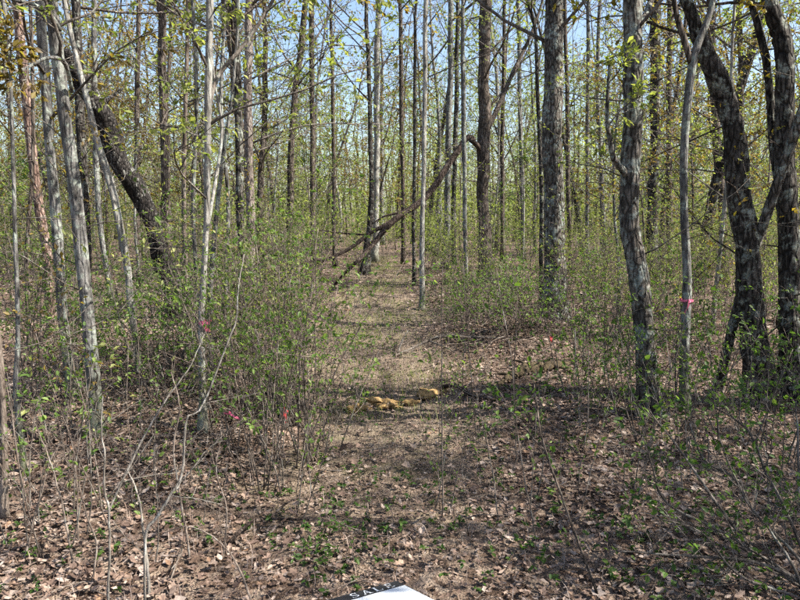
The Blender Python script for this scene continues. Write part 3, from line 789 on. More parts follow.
for i, (x, y) in enumerate(spots):
    k = i % 5; loc = (x, y, float(ground_h(x, y)) - 0.02)
    lab, grp = SREG[region(x, y)]
    if k not in used:
        used.add(k); saps[k].location = loc; saps[k]['label'] = lab; saps[k]['group'] = grp
    else:
        copy_thing(saps[k], loc, rng.uniform(0, 6.28), rng.uniform(0.7, 1.25), lab, grp, (rng.normal(0, 0.06), rng.normal(0, 0.06)))

for x, y, k, s_ in SHADE:  # noqa
    copy_thing(saps[k], (x, y, float(ground_h(x, y))), rng.uniform(0, 6.28), s_, 'young tree standing just right of the picture', 'added shade trees right of the picture')

# ------------------------------------------------------------------ shrubs
def shrub_geo(ns, h, spread, leafy0, leaf_size, n2, n3, per, fine=True, r=0.0045):
    gb, gl = Geo(), Geo()
    a = rng.uniform(0, 2 * np.pi, ns); rr = spread * 0.25 * np.sqrt(rng.random(ns))
    s = np.column_stack([np.cos(a) * rr, np.sin(a) * rr, np.full(ns, -0.04)])
    a2 = a + rng.normal(0, 0.6, ns)
    d = np.column_stack([np.cos(a2) * spread * 0.55, np.sin(a2) * spread * 0.55, np.ones(ns)]) + rng.normal(0, 0.1, (ns, 3))
    L = h * rng.uniform(0.55, 1.1, ns)
    B = grow(s, d, L, 9, 0.07, 0.0); R = taper(r * rng.uniform(0.7, 1.4, ns), 9, 0.35)
    tubes(gb, B, R, 5)
    s, d, ln, r2 = spawn(B, R, L, n2, leafy0, 1.0, 48, 0.38, 0.65, 0.4)
    B2 = grow(s, d, ln, 5, 0.12, 0.04); R2 = taper(np.maximum(r2, 0.0014), 5, 0.5); tubes(gb, B2, R2, 3, cap=False)
    s, d, ln, r3 = spawn(B2, R2, ln, n3, 0.2, 1.0, 45, 0.5, 0.7, 0.4)
    B3 = grow(s, d, ln, 3, 0.12, 0.02); tubes(gb, B3, taper(np.maximum(r3, 0.0011), 3, 0.6), 3, cap=False)
    p, tan = along(B3, 0.55 + 0.45 * rng.random((len(B3), per)) ** 0.7)
    leaves(gl, p.reshape(-1, 3), tan.reshape(-1, 3) + rng.normal(0, 0.5, (p.size // 3, 3)), np.repeat(leaf_size * rng.uniform(0.5, 1.1, len(B3)), per), 0.6, fine)
    return gb, gl

def shrub(name, leaf, bark, *args, **kw):
    gb, gl = shrub_geo(*args, **kw)
    root = thing(name, 'shrub', 'shrub', (0, 0, 0))
    gb.build('stems', BARK[bark], root)['kind'] = 'stuff'
    gl.build('foliage', LEAF[leaf], root)['kind'] = 'stuff'
    return finish(root)

shrubs = [shrub('shrub', 'green', 'stem', 11, 1.7, 0.45, 0.35, 0.036, 7, 4, 3), shrub('shrub', 'green', 'stem', 9, 1.35, 0.5, 0.3, 0.034, 7, 4, 3),
          shrub('shrub', 'spring', 'stem', 10, 1.9, 0.4, 0.35, 0.036, 8, 4, 3), shrub('shrub', 'green', 'twig', 8, 1.0, 0.6, 0.25, 0.034, 6, 4, 3),
          shrub('shrub', 'spring', 'twig', 12, 2.3, 0.4, 0.3, 0.040, 8, 4, 3), shrub('shrub', 'green', 'stem', 7, 0.75, 0.6, 0.25, 0.032, 6, 4, 3)]
HREG = {('L', 0): ('leafy shrub with many bare lower stems beside the left path edge', 'front thicket left of the path'),
        ('L', 1): ('leafy shrub in the green thicket left of the path', 'thicket left of the path'),
        ('R', 0): ('low leafy shrub in front of the right-hand trunks', 'front shrubs right of the path'),
        ('R', 1): ('leafy shrub in the green undergrowth behind the right-hand trunks', 'undergrowth behind the right-hand trunks')}
placed = []
used = set()
def put_shrub(k, x, y, s, side=None):
    near = 0 if y < 6.4 else 1
    side = side or ('L' if x < path_x(y) else 'R')
    lab, grp = HREG[(side, near)]
    loc = (x, y, float(ground_h(x, y)))
    placed.append((x, y))
    if k not in used:
        used.add(k); o = shrubs[k]; o.location = loc; o.scale = (s, s, s); o.rotation_euler = (0, 0, rng.uniform(0, 6.28)); o['label'] = lab; o['group'] = grp
    else:
        copy_thing(shrubs[k], loc, rng.uniform(0, 6.28), s, lab, grp, (rng.normal(0, 0.08), rng.normal(0, 0.08)))
# the thicket left of the path, feet first traced from the photograph
for px, py, k, s in [(262, 488, 0, .9), (292, 470, 0, 1.), (318, 452, 3, .95), (278, 440, 2, .9), (245, 455, 1, .9), (305, 425, 0, .95), (262, 418, 2, .85), (232, 425, 3, 1.1), (290, 400, 2, .8),
                     (250, 390, 0, 1.), (300, 365, 0, .9), (272, 360, 2, .9), (236, 365, 1, 1.1), (170, 400, 3, 1.), (150, 378, 3, 1.), (120, 400, 5, 1.),
                     (60, 440, 3, .9), (40, 400, 1, 1.), (12, 420, 0, .8), (120, 360, 3, 1.), (180, 370, 3, 1.), (75, 370, 3, 1.), (25, 365, 2, .8), (150, 345, 3, 1.), (200, 350, 1, 1.), (100, 345, 3, 1.1), (225, 340, 1, 1.1)]:
    p = ground_at(px, py); put_shrub(k, p[0], p[1], s)
SHADE2 = [(3.5, 1.9, 1.6), (4.0, 2.5, 1.6), (4.7, 2.2, 1.8)]  # tall shrubs added out of view to block sun from the sign
for x, y, s_ in SHADE2:
    copy_thing(shrubs[4], (x, y, float(ground_h(x, y))), rng.uniform(0, 6.28), s_, 'tall leafy shrub standing just right of the picture', 'shrubs right of the picture')
# right of the path
for px, py, k, s in [(590, 425, 5, .9), (575, 385, 5, 1.1), (615, 405, 3, .9), (660, 445, 3, 1.), (735, 440, 3, 1.), (775, 455, 3, 1.),
                     (600, 370, 3, 1.), (668, 400, 3, 1.1), (640, 372, 1, .8), (720, 380, 1, .8), (775, 400, 1, .8), (500, 330, 5, 1.), (470, 318, 3, .8), (515, 318, 3, .9), (530, 335, 5, 1.1),
                     (455, 300, 5, 1.1), (580, 340, 1, .9), (610, 345, 2, .7), (570, 330, 3, 1.1), (600, 325, 2, .75), (640, 340, 0, .9), (668, 345, 2, .8), (700, 340, 2, .8), (725, 335, 0, 1.), (770, 345, 2, .9), (795, 350, 4, .7)]:
    p = ground_at(px, py); put_shrub(k, p[0], p[1], s)
# the brushy bank and the green band behind the right-hand trunks
for px, py, k, s in [(440, 322, 5, .8), (452, 334, 5, .7), (470, 330, 5, .9), (488, 322, 3, .8), (505, 336, 5, .9), (520, 328, 3, .8), (535, 318, 3, .8), (500, 308, 3, .9), (478, 305, 5, 1.), (440, 300, 5, .9), (515, 300, 3, .9),
                     (590, 308, 2, .7), (625, 312, 4, .6), (660, 318, 2, .7), (692, 312, 4, .65), (730, 312, 2, .75), (765, 318, 4, .7), (796, 312, 2, .8), (608, 296, 4, .7), (648, 297, 2, .8), (700, 294, 4, .7), (745, 296, 4, .75), (575, 298, 2, .7), (782, 298, 4, .8), (622, 330, 2, .6), (678, 332, 2, .65), (738, 330, 2, .65), (540, 296, 2, .6)]:
    p = ground_at(px, py); put_shrub(k, p[0], p[1], s)
tries = 0
while len(placed) < 170 and tries < 6000:
    tries += 1
    y = 8.0 + 11 * rng.random() ** 0.8
    x = rng.uniform(-1, 1) * (0.62 * y + 0.8)
    if not free_of_path(x, y, 1.2): continue
    if y > 9 and -0.13 < x / y < 0.06: continue
    small = y < 12 and -0.50 < x / y < -0.27
    if any((x - a) ** 2 + (y - b) ** 2 < 0.5 ** 2 for a, b in placed): continue
    put_shrub(3 if small else int(rng.choice([0, 1, 2, 2, 3, 4])), x, y, rng.uniform(0.65, 1.05))

# ------------------------------------------------------------------ undergrowth too far off to tell apart, and the far wood
def scatter_mass(spots, base_geos, smin, smax, name, mats, label, cat):
    for part in (0, 1):
        out = Geo()
        r2 = np.random.default_rng(5)
        for x, y in spots:
            src = base_geos[r2.integers(len(base_geos))][part]
            s = r2.uniform(smin, smax); a = r2.uniform(0, 6.28); tn = r2.uniform(-0.25, 0.25)
            for v, f, t, off in zip(src.v, src.f, src.t, np.cumsum([0] + [len(q) for q in src.v])[:-1]):
                c, sn = math.cos(a), math.sin(a)
                w = np.column_stack([v[:, 0] * c - v[:, 1] * sn, v[:, 0] * sn + v[:, 1] * c, v[:, 2]]) * s + (x, y, float(ground_h(x, y)))
                out.add(w, f - off, np.clip(t + tn, 0, 1))
        if part == 0:
            root = out.build(name, mats[0]); tag(root, label, cat, kind='stuff')
        else:
            out.build('foliage', mats[1], root)['kind'] = 'stuff'

brush = []
for k in range(4):
    brush.append(shrub_geo(7, 2.1, 0.45, 0.2, 0.075, 7, 3, 3, fine=False, r=0.006))
spots = []
while len(spots) < 340:
    y = 16.5 + 30 * rng.random() ** 1.15; x = rng.uniform(-1, 1) * (0.64 * y + 2)
    if y > 22 or free_of_path(x, y, 1.3): spots.append((x, y))
scatter_mass(spots, brush, 0.6, 1.2, 'undergrowth', (BARK['twig'], LEAF['spring']), 'yellow-green leafy undergrowth filling the wood in the distance', 'undergrowth')

far = []
for k in range(4):
    gt, gl = Geo(), Geo()
    n = 8; P = np.zeros((n, 3)); H = rng.uniform(9, 15)
    for i in range(1, n): P[i] = P[i - 1] + (rng.normal(0, 0.15), rng.normal(0, 0.15), H / (n - 1))
    R = np.linspace(1, 0.15, n) * rng.uniform(0.07, 0.14)
    tubes(gt, P[None], R[None], 5)
    s, d, ln, r = spawn(P[None], R[None], np.array([H]), 18, 0.1, 0.98, 60, 0.28, 0.5, 0.6)
    B = grow(s, d, ln, 5, 0.15, 0.05); RB = taper(r, 5, 0.2); tubes(gt, B, RB, 3, cap=False)
    s, d, ln, r = spawn(B, RB, ln, 5, 0.2, 1, 45, 0.5)
    B2 = grow(s, d, ln, 3, 0.15, 0.03); tubes(gt, B2, taper(np.maximum(r, .008), 3, 0.5), 3, cap=False)
    p, tan = along(B2, rng.uniform(0, 1, (len(B2), 9)))
    leaves(gl, p.reshape(-1, 3) + rng.normal(0, 0.15, (p.size // 3, 3)), tan.reshape(-1, 3), np.full(p.size // 3, 0.16), 0.6)
    far.append((gt, gl))
spots = []
while len(spots) < 300:
    y = 44 + 60 * rng.random() ** 0.9; x = rng.uniform(-1, 1) * (0.68 * y + 4)
    spots.append((x, y))
scatter_mass(spots, far, 0.7, 1.15, 'far_wood', (BARK['brown'], LEAF['spring']), 'far-off wood of thin trunks and pale new leaves closing the view', 'wood')
farbrush = [shrub_geo(6, 3.2, 0.5, 0.1, 0.17, 7, 3, 4, fine=False, r=0.012) for k in range(3)]
spots = [(rng.uniform(-1, 1) * (0.68 * y + 4), y) for y in rng.uniform(44, 110, 420)]
spots = spots[:250]
scatter_mass(spots, farbrush, 0.9, 2.2, 'far_brush', (BARK['twig'], LEAF['spring']), 'far-off leafy brush at the foot of the distant wood', 'brush')

# ------------------------------------------------------------------ fallen wood
def log(name, label, pts, rad, bark, sides=10, n=40, rough=0.1, group=None, cat='branch', side=(), mat=None, origin=None):
    pts = np.asarray(pts, float); o = pts[0]
    root = thing(name, label, cat, o, group)
    P, R = line(pts, np.asarray(rad, float), n)
    P = P + rng.normal(0, 0.10, P.shape) * R[:, None]
    g = Geo(); tubes(g, P[None], R[None], sides, rough=rough)
    g.build('stem', mat or BARK[bark], root, o)
    for sp, sr in side:
        SP_, SR = line(np.asarray(sp, float), np.asarray(sr, float), 20)
        gg = Geo(); tubes(gg, SP_[None], SR[None], 7, rough=rough); gg.build('side_branch', mat or BARK[bark], root, o)
    return root, P, R

pxw = lambda w, D: 0.5 * w * D / F
D0, D1 = 14.6, 13.2
def bl(px, f): return at(px[0], px[1], D0 + (D1 - D0) * f)
end = ground_at(334, 286); end[2] += 0.02
log('broken_limb', 'long dark broken limb slanting from the thick brown trunk to the ground', 
    [bl((474, 141), 0), bl((467, 138), .05), bl((450, 163), .2), bl((423, 200), .45), bl((398, 217), .62), bl((384, 231), .72), bl((365, 254), .87), bl((352, 266), .94), end],
    [pxw(w, 14) for w in (5, 5.5, 6, 6, 5.5, 5, 4, 3.5, 2.5)], 'dead', side=[
        ([bl((398, 217), .62), bl((384, 226), .7), bl((370, 233), .76), bl((352, 247), .85), bl((330, 258), .95), bl((302, 268), 1.1)], [pxw(w, 14) for w in (5, 4.5, 4, 3.5, 3, 2)]),
        ([bl((376, 240), .78), bl((368, 246), .8), bl((360, 262), .86), bl((358, 276), .9)], [pxw(w, 14) for w in (3, 2.5, 2, 1.5)]),
        ([bl((366, 235), .77), bl((340, 233), .8), bl((318, 230), .9)], [pxw(w, 14) for w in (2, 1.5, 1)]),
        ([bl((412, 208), .5), bl((402, 212), .55), bl((385, 216), .6), bl((372, 224), .66)], [pxw(w, 14) for w in (3, 2.5, 2, 1.2)])])
p = ground_at(300, 276)
log('fallen_branch', 'dark dead branch lying in the brush left of the broken limb', [p + (-0.5, 0, .02), p + (0.1, 0, .3), p + (0.6, .1, .42)], [.035, .03, .02], 'dead')

M_ROT = plain_mat('rotten_wood', (0.25, 0.165, 0.075), 0.9, 30.0, 0.1)
M_MOSS = plain_mat('mossy_wood', (0.075, 0.058, 0.036), 0.95, 22.0, 0.1)
def gpt(x, y, up=0.0):
    q = ground_at(x, y); q[2] += up; return q
def splinters(name, label, a, b, n, rmax, mat):
    """a rotted log fallen apart into ragged splinters"""
    a = np.asarray(a, float); b = np.asarray(b, float); ax = norm(b - a); L = np.linalg.norm(b - a)
    root = thing(name, label, 'log', a)
    for k in range(n):
        t = (k + rng.random()) / n; ln = rng.uniform(0.08, 0.26); c = a + ax * t * L + rng.normal(0, 0.035, 3) * (1, 1, 0)
        c[2] = ground_h(c[0], c[1]) + rng.uniform(0.005, 0.05)
        d = norm(ax + rng.normal(0, 0.28, 3) * (1, 1, 0.5)); m = 7
        P = c + d * (np.linspace(-0.5, 0.5, m) * ln)[:, None] + rng.normal(0, 0.004, (m, 3))
        R = rng.uniform(0.35, 1) * rmax * np.array([0.15, 0.7, 1, 0.95, 0.8, 0.55, 0.08])
        g = Geo(); tubes(g, P[None], R[None], 6, rough=0.22); g.build('splinter', mat, root, a, smooth_shade=False)
    return root
splinters('rotten_log', 'ochre rotten log half buried across the path', gpt(346, 413), gpt(410, 404), 16, 0.034, M_ROT)
splinters('rotten_log', 'crumbling yellow-brown log end at the right side of the path', gpt(418, 400), gpt(444, 393), 12, 0.042, M_ROT)
log('mossy_log', 'dark mossy log and root mass in front of the lichened trunk', [gpt(498, 386, .0), gpt(512, 380, .03), gpt(530, 374, .05), gpt(552, 370, .04), gpt(575, 364, .01)], [.02, .045, .055, .045, .02], '', rough=0.16, n=90, sides=12, mat=M_MOSS, cat='log',
    side=[([gpt(528, 374, .06), gpt(522, 369, .07), gpt(512, 363, .03)], [.02, .014, .006]), ([gpt(548, 370, .05), gpt(560, 372, .05), gpt(574, 375, .01)], [.018, .012, .006]), ([gpt(516, 380, .03), gpt(502, 378, .04), gpt(488, 377, .01)], [.02, .016, .008])])
log('fallen_branch', 'dark forked branch lying on the bank right of the path', [gpt(395, 358, .03), gpt(415, 352, .06), gpt(440, 345, .1), gpt(470, 343, .07), gpt(500, 341, .03)], [.010, .014, .017, .015, .010], 'twig',
    side=[([gpt(398, 357, .05), gpt(402, 350, .1), gpt(408, 343, .16)], [.012, .010, .006]), ([gpt(430, 348, .08), gpt(444, 352, .06), gpt(455, 354, .02)], [.011, .008, .005])])
log('fallen_branch', 'curved stick stretching right from the crumbling log', [gpt(440, 393, .05), gpt(455, 394, .08), gpt(470, 399, .04), gpt(500, 404, .02)], [.018, .016, .012, .008], 'dead')
log('fallen_branch', 'dead stick lying on leaves in front of the left thicket', [gpt(230, 548, .03), gpt(250, 534, .06), gpt(270, 528, .05), gpt(312, 527, .04)], [.009, .009, .008, .005], 'dead',
    side=[([gpt(268, 529, .05), gpt(290, 515, .08), gpt(312, 506, .05)], [.006, .005, .003])])
log('fallen_branch', 'dark curved root at the foot of the left front trunks', [gpt(20, 425, .1), gpt(30, 438, .05), gpt(45, 443, .03), gpt(62, 441, .02)], [.02, .025, .03, .02], 'dead')
r_, P_, R_ = log('stump', 'dark short dead stump in the thicket left of the path', [gpt(272, 414, -.05), gpt(272, 400, .05), gpt(273, 388, .15)], [.065, .055, .05], 'char', rough=0.14, cat='stump')
r_.location.z = r_.location.z
p = gpt(272, 414)
for ch in list(r_.children): bpy.data.objects.remove(ch)
g = Geo(); SPl = np.array([p + (0, 0, -.05), p + (0.005, 0, .12), p + (0.0, 0, .26), p + (0.01, 0, .36)])
P, R = line(SPl, [.085, .06, .055, .045], 18); tubes(g, P[None], R[None], 12, rough=.14)
r_.location = [float(c) for c in p]; g.build('stem', BARK['char'], r_, p)

# small dead twigs strewn over the leaves
n = 1600
xy = wedge(n, 2.2, 11.0, power=0.9)
th = rng.uniform(0, 2 * np.pi, n); L = 0.08 + 0.5 * rng.random(n) ** 2.2
xy[:380] = np.column_stack([rng.normal(1.1, 0.75, 380), rng.normal(8.3, 0.9, 380)])       # brush piled on the bank
s = np.column_stack([xy, ground_h(xy[:, 0], xy[:, 1]) + rng.uniform(0.015, 0.05, n)])
s[:380, 2] += rng.uniform(0, 0.16, 380)
L[:380] += 0.2
B = grow(s, np.column_stack([np.cos(th), np.sin(th), rng.normal(0.02, 0.1, n)]), L, 5, 0.16, 0.0)
B[..., 2] = np.maximum(B[..., 2], ground_h(B[..., 0], B[..., 1]) + 0.008)
g = Geo(); tubes(g, B, taper(0.0018 + 0.004 * rng.random(n) ** 2, 5, 0.5), 4, cap=False)
tag(g.build('twig_litter', BARK['stem']), 'thin dead twigs strewn over the fallen leaves', 'twigs', kind='stuff')

# ------------------------------------------------------------------ low green growth
def patches(n, centres, sig, d0, d1):
    c = np.array(centres)[rng.integers(len(centres), size=n)]
    q = c[:, :2] + rng.normal(0, 1, (n, 2)) * (c[:, 2:3] if c.shape[1] > 2 else sig)
    return q
cs = [tuple(ground_at(*q)[:2]) + (sg,) for q, sg in [((330, 540), .12), ((310, 555), .07), ((345, 570), .12), ((375, 530), .2), ((350, 500), .25), ((390, 505), .2), ((430, 560), .3), ((470, 500), .3), ((480, 540), .3), ((560, 520), .35), ((540, 470), .35),
      ((455, 440), .3), ((500, 420), .35), ((545, 420), .4), ((590, 430), .4), ((600, 480), .4), ((650, 520), .4), ((640, 570), .3), ((720, 540), .4), ((760, 580), .3), ((500, 390), .3), ((460, 375), .25), ((400, 370), .3), ((360, 400), .2),
      ((370, 350), .3), ((380, 325), .4), ((350, 310), .5), ((440, 310), .5), ((480, 300), .6), ((260, 480), .3), ((220, 520), .3), ((110, 530), .3), ((60, 500), .4), ((150, 470), .4), ((20, 560), .3), ((560, 350), .5), ((610, 380), .5), ((690, 430), .5)]]
n = 650
xy = patches(n, cs, 0.3, 2, 10)
xy = np.vstack([xy, wedge(700, 2.6, 12)])
n = len(xy)
s = np.column_stack([xy, ground_h(xy[:, 0], xy[:, 1])])
B = grow(s, rng.normal(0, 0.35, (n, 3)) + (0, 0, 1), 0.03 + 0.11 * rng.random(n) ** 1.8, 4, 0.15, 0.0)
g = Geo(); tubes(g, B, taper(np.full(n, 0.0012), 4, 0.6), 3, cap=False)
st = tag(g.build('seedlings', BARK['stem']), 'small green seedlings scattered over the leaf litter', 'seedlings', kind='stuff')
g = Geo()
p, tan = along(B, rng.uniform(0.5, 1, (n, 6)))
d = rng.normal(0, 1, (n * 6, 3)) * (1, 1, 0.25)
leaves(g, p.reshape(-1, 3), d, np.full(n * 6, 0.027), 0.6, True, droop=0.05)
g.build('foliage', LEAF['low'], st)['kind'] = 'stuff'

def blades(g, xy, hmin, hmax, w):
    n = len(xy)
    b = np.column_stack([xy, ground_h(xy[:, 0], xy[:, 1])])
    h = rng.uniform(hmin, hmax, n)[:, None]
    a = rng.uniform(0, 2 * np.pi, n); lean = np.column_stack([np.cos(a), np.sin(a), np.zeros(n)]) * rng.uniform(0.2, 0.9, (n, 1))
    sd = np.column_stack([-np.sin(a), np.cos(a), np.zeros(n)]) * w
    m = b + (lean * 0.35 + (0, 0, 0.62)) * h; t = b + (lean + (0, 0, 0.85)) * h
    v = np.stack([b - sd, b + sd, m + sd * 0.8, t, m - sd * 0.8], 1)
    i = np.arange(n)[:, None] * 5
    g.add(v.reshape(-1, 3), np.concatenate([i + np.array([[0, 1, 2]]), i + np.array([[0, 2, 4]]), i + np.array([[4, 2, 3]])]), np.repeat(rng.random(n), 5))
y = 5.0 + 20 * rng.random(16000) ** 0.9
xy = np.column_stack([path_x(y) + rng.normal(0, 0.6, len(y)) + 0.1 * np.sin(2 * y), y])
keep = (np.sin(1.9 * xy[:, 0] + 1.1 * xy[:, 1]) * np.sin(2.3 * xy[:, 1] - xy[:, 0]) + rng.normal(0, 0.4, len(y))) > 0.05
g = Geo(); blades(g, xy[keep], 0.03, 0.11, 0.0022)
tag(g.build('path_grass', LEAF['spring']), 'sparse short grass growing along the trodden path', 'grass', kind='stuff')
g = Geo(); blades(g, np.vstack([xy[~keep], wedge(9000, 2.4, 8, power=.8)]), 0.03, 0.10, 0.002)
tag(g.build('dry_grass', M_LITTER), 'dry straw-coloured grass blades on the path', 'dry grass', kind='stuff')

# ------------------------------------------------------------------ front stems traced from the photograph
def wands(name, label, cat, lines, bark, leaf=None, twig=5, per=0, lsize=0.03, group=None, Ds=None, tw_len=0.28):
    """lines: list of (pixels foot first, widths, D or None, depth lean)"""
    foot = None; root = None; gl = Geo(); gb = Geo()
    for px, w, D, lean in lines:
        pts, rad = stem_path(px, w, D, 0, lean)
        if D is not None: pts[0] = at(px[0][0], px[0][1], D)
        if root is None:
            foot = pts[0]; root = thing(name, label, cat, foot, group)
        P, R = line(pts, rad, 30)
        P = P + np.cumsum(rng.normal(0, 0.0015, P.shape), 0)
        g = Geo(); tubes(g, P[None], R[None], 7, rough=0.05); g.build('stem', BARK[bark], root, foot)
        if twig:
            s, d, ln, r = spawn(P[None], R[None], np.array([1.0]), twig, 0.25, 1, 45, tw_len, 0.5, 0.3)
            B = grow(s, d, ln, 6, 0.14, 0.03); RB = taper(np.clip(r, 0.0012, 0.004), 6, 0.4); tubes(gb, B, RB, 4)
            s, d, ln, r = spawn(B, RB, ln, 4, 0.2, 1, 45, 0.5, 0.7)
            B2 = grow(s, d, ln, 4, 0.14, 0.03); tubes(gb, B2, taper(np.maximum(r, 0.0009), 4, 0.6), 3, cap=False)
            if per:
                p, tan = along(B2, rng.uniform(0.2, 1, (len(B2), per))); leaves(gl, p.reshape(-1, 3), tan.reshape(-1, 3), np.full(p.size // 3, lsize), 0.65, True)
    if gb.n: gb.build('twigs', BARK[bark], root, foot)['kind'] = 'stuff'
    if gl.n: gl.build('foliage', LEAF[leaf or 'green'], root, foot)['kind'] = 'stuff'
    return root

wands('sapling', 'bare pale forked sapling nearest the camera at lower left', 'sapling', [
    ([(108, 622), (109, 560), (109, 510), (105, 492), (105, 452), (102, 433), (104, 395)], [3.2, 3, 3, 2.6, 2.2, 1.8, 1], None, 0.1),
    ([(109, 512), (114, 501), (138, 451), (163, 406), (188, 370), (205, 335)], [3, 3, 3, 2.4, 1.6, 1], 2.72, 0.3)], 'wand', twig=3)
wands('sapling', 'bare pale crooked sapling rising right of the forked one at lower left', 'sapling', [
    ([(145, 612), (145, 537), (156, 519), (170, 496), (183, 470), (186, 420), (201, 408), (228, 338), (234, 322), (236, 285), (241, 255)], [3.4, 3.4, 4, 3.6, 3.2, 2.8, 2.4, 2.2, 2, 1.6, 1], None, 0.35),
    ([(150, 600), (146, 560), (143, 528), (135, 490), (126, 470)], [4, 4, 3, 2, 1.2], None, 0.1),
    ([(170, 496), (190, 470), (207, 448), (222, 440)], [2.6, 2, 1.4, .8], 2.85, 0.1)], 'wand', twig=3)
wands('sapling', 'thin leaning dark stem crossing the lower right front', 'sapling', [
    ([(600, 610), (597, 597), (573, 533), (557, 487), (540, 437), (535, 400), (531, 372)], [4.2, 4, 3.6, 3.2, 3, 2.4, 1.5], None, 0.3),
    ([(545, 450), (530, 432), (515, 414), (498, 402)], [2, 1.6, 1.2, .8], 2.95, .2)], 'brown', leaf='low', twig=6, per=2, tw_len=.22)
wands('shrub', 'arching shrub with long grey stems and green leaves at lower right', 'shrub', [
    ([(812, 600), (800, 587), (753, 547), (710, 493), (680, 450), (647, 407)], [5, 4.5, 4, 3.5, 3, 1.5], None, 0.3),
    ([(815, 598), (800, 582), (720, 533), (663, 503), (650, 470), (641, 440)], [4.5, 4, 3.5, 3, 2.5, 1.5], None, 0.2),
    ([(812, 596), (790, 574), (747, 558), (680, 553), (615, 547)], [4.5, 4.5, 4, 3, 1.5], None, 0.0),
    ([(818, 598), (800, 560), (760, 520), (735, 480), (707, 462), (690, 425)], [4.5, 4, 3.5, 3, 2.5, 1.5], None, 0.4),
    ([(816, 594), (806, 560), (780, 500), (765, 470), (748, 430), (716, 405), (694, 397)], [4.5, 4, 4, 3.5, 3, 2, 1.2], None, 0.5),
    ([(822, 590), (812, 540), (798, 500), (797, 450), (795, 400)], [4, 4, 3.5, 3, 2], None, 0.4),
    ([(805, 600), (780, 590), (735, 570), (700, 530), (650, 515)], [4, 3.5, 3, 2, 1.2], None, 0.0),
    ([(808, 600), (790, 560), (770, 530), (745, 500), (722, 450), (715, 420)], [4, 3.5, 3, 2.5, 2, 1.2], None, 0.3)], 'twig', leaf='low', twig=15, per=2, lsize=0.03, tw_len=.36)

for pxl, wl, lab in [([(22, 565), (32, 520), (45, 470), (60, 440)], [3.2, 2.6, 2, 1.2], 'bare thin stem leaning right near the left edge'),
                     ([(74, 568), (66, 520), (55, 470), (48, 450), (38, 425)], [3, 2.6, 2, 1.5, 1], 'bare thin stem leaning left near the left edge'),
                     ([(78, 545), (76, 490), (72, 455), (64, 425)], [2.6, 2.2, 1.6, 1], 'bare grey stem before the thick pale front trunk'),
                     ([(190, 562), (180, 500), (172, 450), (178, 410), (170, 375)], [3, 2.6, 2.2, 1.8, 1.2], 'bare stem behind the crooked pale sapling'),
                     ([(252, 604), (236, 562), (214, 538), (188, 528), (165, 535)], [2.6, 2.2, 1.8, 1.4, .9], 'thin pale stem arching left over the front leaves'),
                     ([(222, 560), (226, 510), (216, 470), (222, 430)], [2.4, 2, 1.6, 1], 'bare brown stem below the ribboned white-streaked trunk'),
                     ([(92, 590), (98, 545), (88, 510), (80, 470), (84, 440)], [2.6, 2.2, 1.8, 1.4, 1], 'bare dark stem left of the pale forked sapling')]:
    wands('sapling', lab, 'sapling', [(pxl, wl, None, 0.15)], 'stem', leaf='green', twig=7, per=0, tw_len=.3)
# thin upright shoots standing in the leaves
shoots = []
for k in range(5):
    root = thing('shoot', 'shoot', 'shoot', (0, 0, 0))
    h = [0.75, 0.95, 0.55, 1.15, 0.65][k]
    B = grow(np.array([[0, 0, -0.03]]), np.array([[rng.normal(0, .08), rng.normal(0, .08), 1]]), np.array([h]), 10, 0.05, 0.02); R = taper(np.array([0.0038]), 10, 0.35)
    g = Geo(); tubes(g, B, R, 5); g.build('stem', BARK['stem' if k % 2 else 'twig'], root)
    s, d, ln, r = spawn(B, R, np.array([h]), 6, 0.35, 1, 40, 0.3, 0.6, 0.4)
    g = Geo(); B2 = grow(s, d, ln, 5, 0.12, 0.05); tubes(g, B2, taper(np.maximum(r, 0.001), 5, 0.5), 3, cap=False)
    g.build('twigs', BARK['stem'], root)['kind'] = 'stuff'
    g = Geo(); p, tan = along(B2, rng.uniform(0.3, 1, (len(B2), 3))); leaves(g, p.reshape(-1, 3), tan.reshape(-1, 3), np.full(p.size // 3, 0.028), 0.6, True)
    g.build('foliage', LEAF['green'], root)['kind'] = 'stuff'
    shoots.append(finish(root))
SH = {'L': ('thin upright brown shoot in the leaf litter left of the path', 'shoots left of the path'),
      'R': ('thin upright brown shoot in the leaf litter right of the path', 'shoots right of the path')}
used = set()
pxs = [(270 + 60 * rng.random(), 440 + 90 * rng.random()) for _ in range(16)] + [(220 * rng.random(), 450 + 120 * rng.random()) for _ in range(34)] + \
      [(430 + 170 * rng.random(), 420 + 130 * rng.random()) for _ in range(22)] + [(610 + 190 * rng.random(), 440 + 90 * rng.random()) for _ in range(18)]
for i, (a, b) in enumerate(pxs):
    p = ground_at(a, b); k = i % 5
    lab, grp = SH['L' if a < 380 else 'R']
    if k not in used:
        used.add(k); shoots[k].location = [float(c) for c in p]; shoots[k]['label'] = lab; shoots[k]['group'] = grp
    else:
        copy_thing(shoots[k], p, rng.uniform(0, 6.28), rng.uniform(0.6, 1.3), lab, grp, (rng.normal(0, .13), rng.normal(0, .13)))

